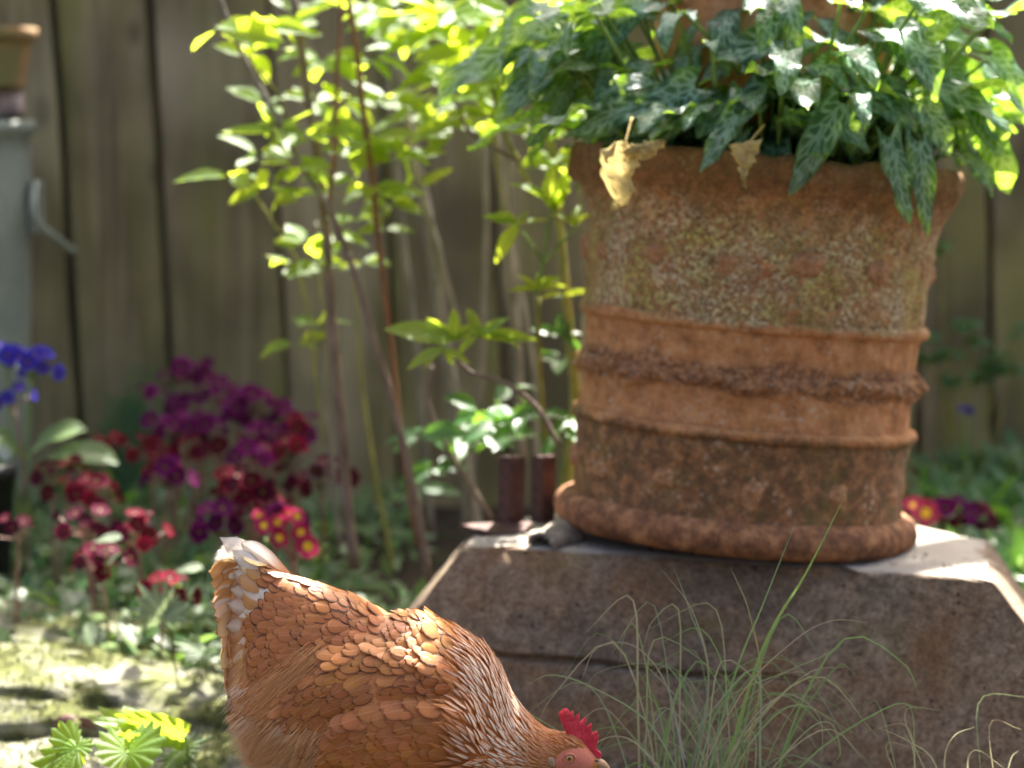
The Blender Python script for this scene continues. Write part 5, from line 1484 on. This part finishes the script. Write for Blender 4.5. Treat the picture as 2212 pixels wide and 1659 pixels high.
# beak
mb = MB(); beak_m = flat_mat('horn_beak', (.55, .33, .17), .35, spec=.5, nscale=120, var=.25, bumpv=.1)
vs_=[]; fs_=[]; n = 16; ax = [(1330,1395,60,.0062),(1420,1405,72,.0058),(1500,1420,74,.005),(1570,1450,66,.0042),(1640,1500,50,.0032),(1690,1560,30,.002),(1705,1620,8,.0006)]
for X, Y, ry, rl in ax:
    for k in range(n):
        a = 2*math.pi*k/n; vs_.append(XY(X+ry*.35*math.cos(a), Y-ry*math.cos(a), rl*math.sin(a)))
for i in range(len(ax)-1):
    for k in range(n): fs_.append((i*n+k, (i+1)*n+k, (i+1)*n+(k+1)%n, i*n+(k+1)%n))
fs_.append(tuple((len(ax)-1)*n+k for k in range(n)))
mb.add(vs_, fs_); mb.build('upper_beak', beak_m, hen, HL)
mb = MB(); vs_=[]; fs_=[]; ax = [(1250,1500,40,.0055),(1380,1530,42,.005),(1500,1560,38,.004),(1600,1600,26,.0025),(1650,1630,6,.0006)]
for X, Y, ry, rl in ax:
    for k in range(n):
        a = 2*math.pi*k/n; vs_.append(XY(X, Y-ry*math.cos(a), rl*math.sin(a)))
for i in range(len(ax)-1):
    for k in range(n): fs_.append((i*n+k, (i+1)*n+k, (i+1)*n+(k+1)%n, i*n+(k+1)%n))
mb.add(vs_, fs_); mb.build('lower_beak', beak_m, hen, HL)
for sg in (1, -1): ball('nostril', XY(1440, 1372, sg*(-.0058)), (.0042, .0008, .0011), M['plastic'], 12)
# legs and feet (below the picture)
lm = flat_mat('yellow_leg', (.52, .34, .10), .6, nscale=150, var=.3)
for sg in (1, -1):
    a = hp(830, 1690, sg*.04); kn = V((a.x+.01, a.y, .085)); ft = V((a.x+.03, a.y, .012))
    mb = MB(); tube(mb, [a, a.lerp(kn, .6), kn], [.03, .017, .008], 12); tube(mb, [kn, kn.lerp(ft, .5), ft], [.0075, .006, .007], 10)
    for tx, ty in ((.055, -.022), (.066, 0), (.055, .022), (-.03, 0)):
        q = ft + V((tx, ty, -.006)); tube(mb, [ft, ft.lerp(q, .5)+V((0,0,.005)), q, q+V((tx*.15, ty*.15, -.004))], [.006, .005, .0038, .0012], 8)
    mb.build('leg', lm, hen, HL)

# ------------------------------------------------------------ unseen tree behind the fence, leaf clumps added along sun rays for shade
random.seed(91)
tr = empty('tree', (2.2, 5.6, .1)); TLc = V((2.2, 5.6, .1))
tag(tr, 'unseen tree behind the fence, above the picture, leaf clumps placed to cast dappled shade', 'tree')
mb = MB(); tube(mb, spline([(2.2,5.6,0),(2.15,5.55,1.4),(2.0,5.4,2.6),(1.9,5.3,3.8),(1.8,5.2,5.0)], 16), [.13-.005*i for i in range(17)], 12); mb.build('trunk', M['bark_grey'], tr, TLc)
targets = [ (hp(600,1400), .17, 58), (hp(760,1420), .16, 62), (hp(950,1450), .16, 66), (hp(1130,1540), .13, 60), (V((.25,2.72,.05)), .3, 130),  # points to shade: a leaf clump goes sunward of each
            (W(300,1200,3.5), .3, 130), (W(150,1500,3.2), .3, 26), (W(500,1000,3.7), .3, 70), (W(-100,900,4.0), .3, 90), (W(1000,1100,3.4), .25, 70)]
holes = [(hp(500,1220), .030), (hp(870,1385), .026), (hp(1070,1480), .018), (hp(600,1245), .018), (W(2070,1215,2.98), .30), (W(1030,1175,3.07), .08), (W(1180,1185,3.05), .10), (hp(700,1375), .010), (W(320,1540,3.1), .09), (W(120,1520,3.2), .12), (W(280,1620,2.7), .10), (W(140,1630,2.66), .12), (W(60,1640,3.0), .10), (W(430,1560,3.0), .05), (W(1060,1170,2.97), .05), (W(655,1150,3.26), .03)]  # spots left sunlit: leaves are kept off the rays to them
shade_crown = MB(); brs = []
for tg, rad, n in targets:
    dist = U(2.6, 3.2)
    for k in range(n*2):
        o = V((random.gauss(0, 1), random.gauss(0, 1), random.gauss(0, 1)*.6))*rad*.75
        p = tg + sdir*dist + o + sdir*U(-.3, .3)
        rel = p - V((0,0,0)); skip = False
        for hc, hr in holes:
            q = p - hc; q = q - sdir*q.dot(sdir)
            if q.length < hr+.028: skip = True; break
        if skip: continue
        a = U(0, 6.28); d = V((math.cos(a), math.sin(a), U(-.5, .3)))
        small_leaf(shade_crown, p, d, V((U(-.6, .6), U(-.6, .6), 1)), U(.05, .085), .6)
    brs.append(tg + sdir*dist)
for k in range(2500):
    p = V((U(-1.5, 3.2), U(4.9, 6.8), U(3.2, 5.2))); a = U(0, 6.28)
    if noise.noise(p*1.1) < 0: continue
    q = p - sdir*(p.z/sdir.z)      # keep the sun lane open over the scene
    if -1.3 < q.x < 1.0 and 2.2 < q.y < 4.2: continue
    small_leaf(shade_crown, p, V((math.cos(a), math.sin(a), U(-.5, .3))), V((U(-.6, .6), U(-.6, .6), 1)), U(.06, .10), .6)
shade_crown.build('shade_crown', M['bush'], tr, TLc)['kind'] = 'stuff'
for q in brs:
    mb = MB(); tube(mb, spline([(2.05,5.45,2.3), V((2.05,5.45,2.3)).lerp(q, .5)+V((0,0,.2)), q], 12), [.035-.0025*i for i in range(13)], 8); mb.build('branch', M['bark_grey'], tr, TLc)
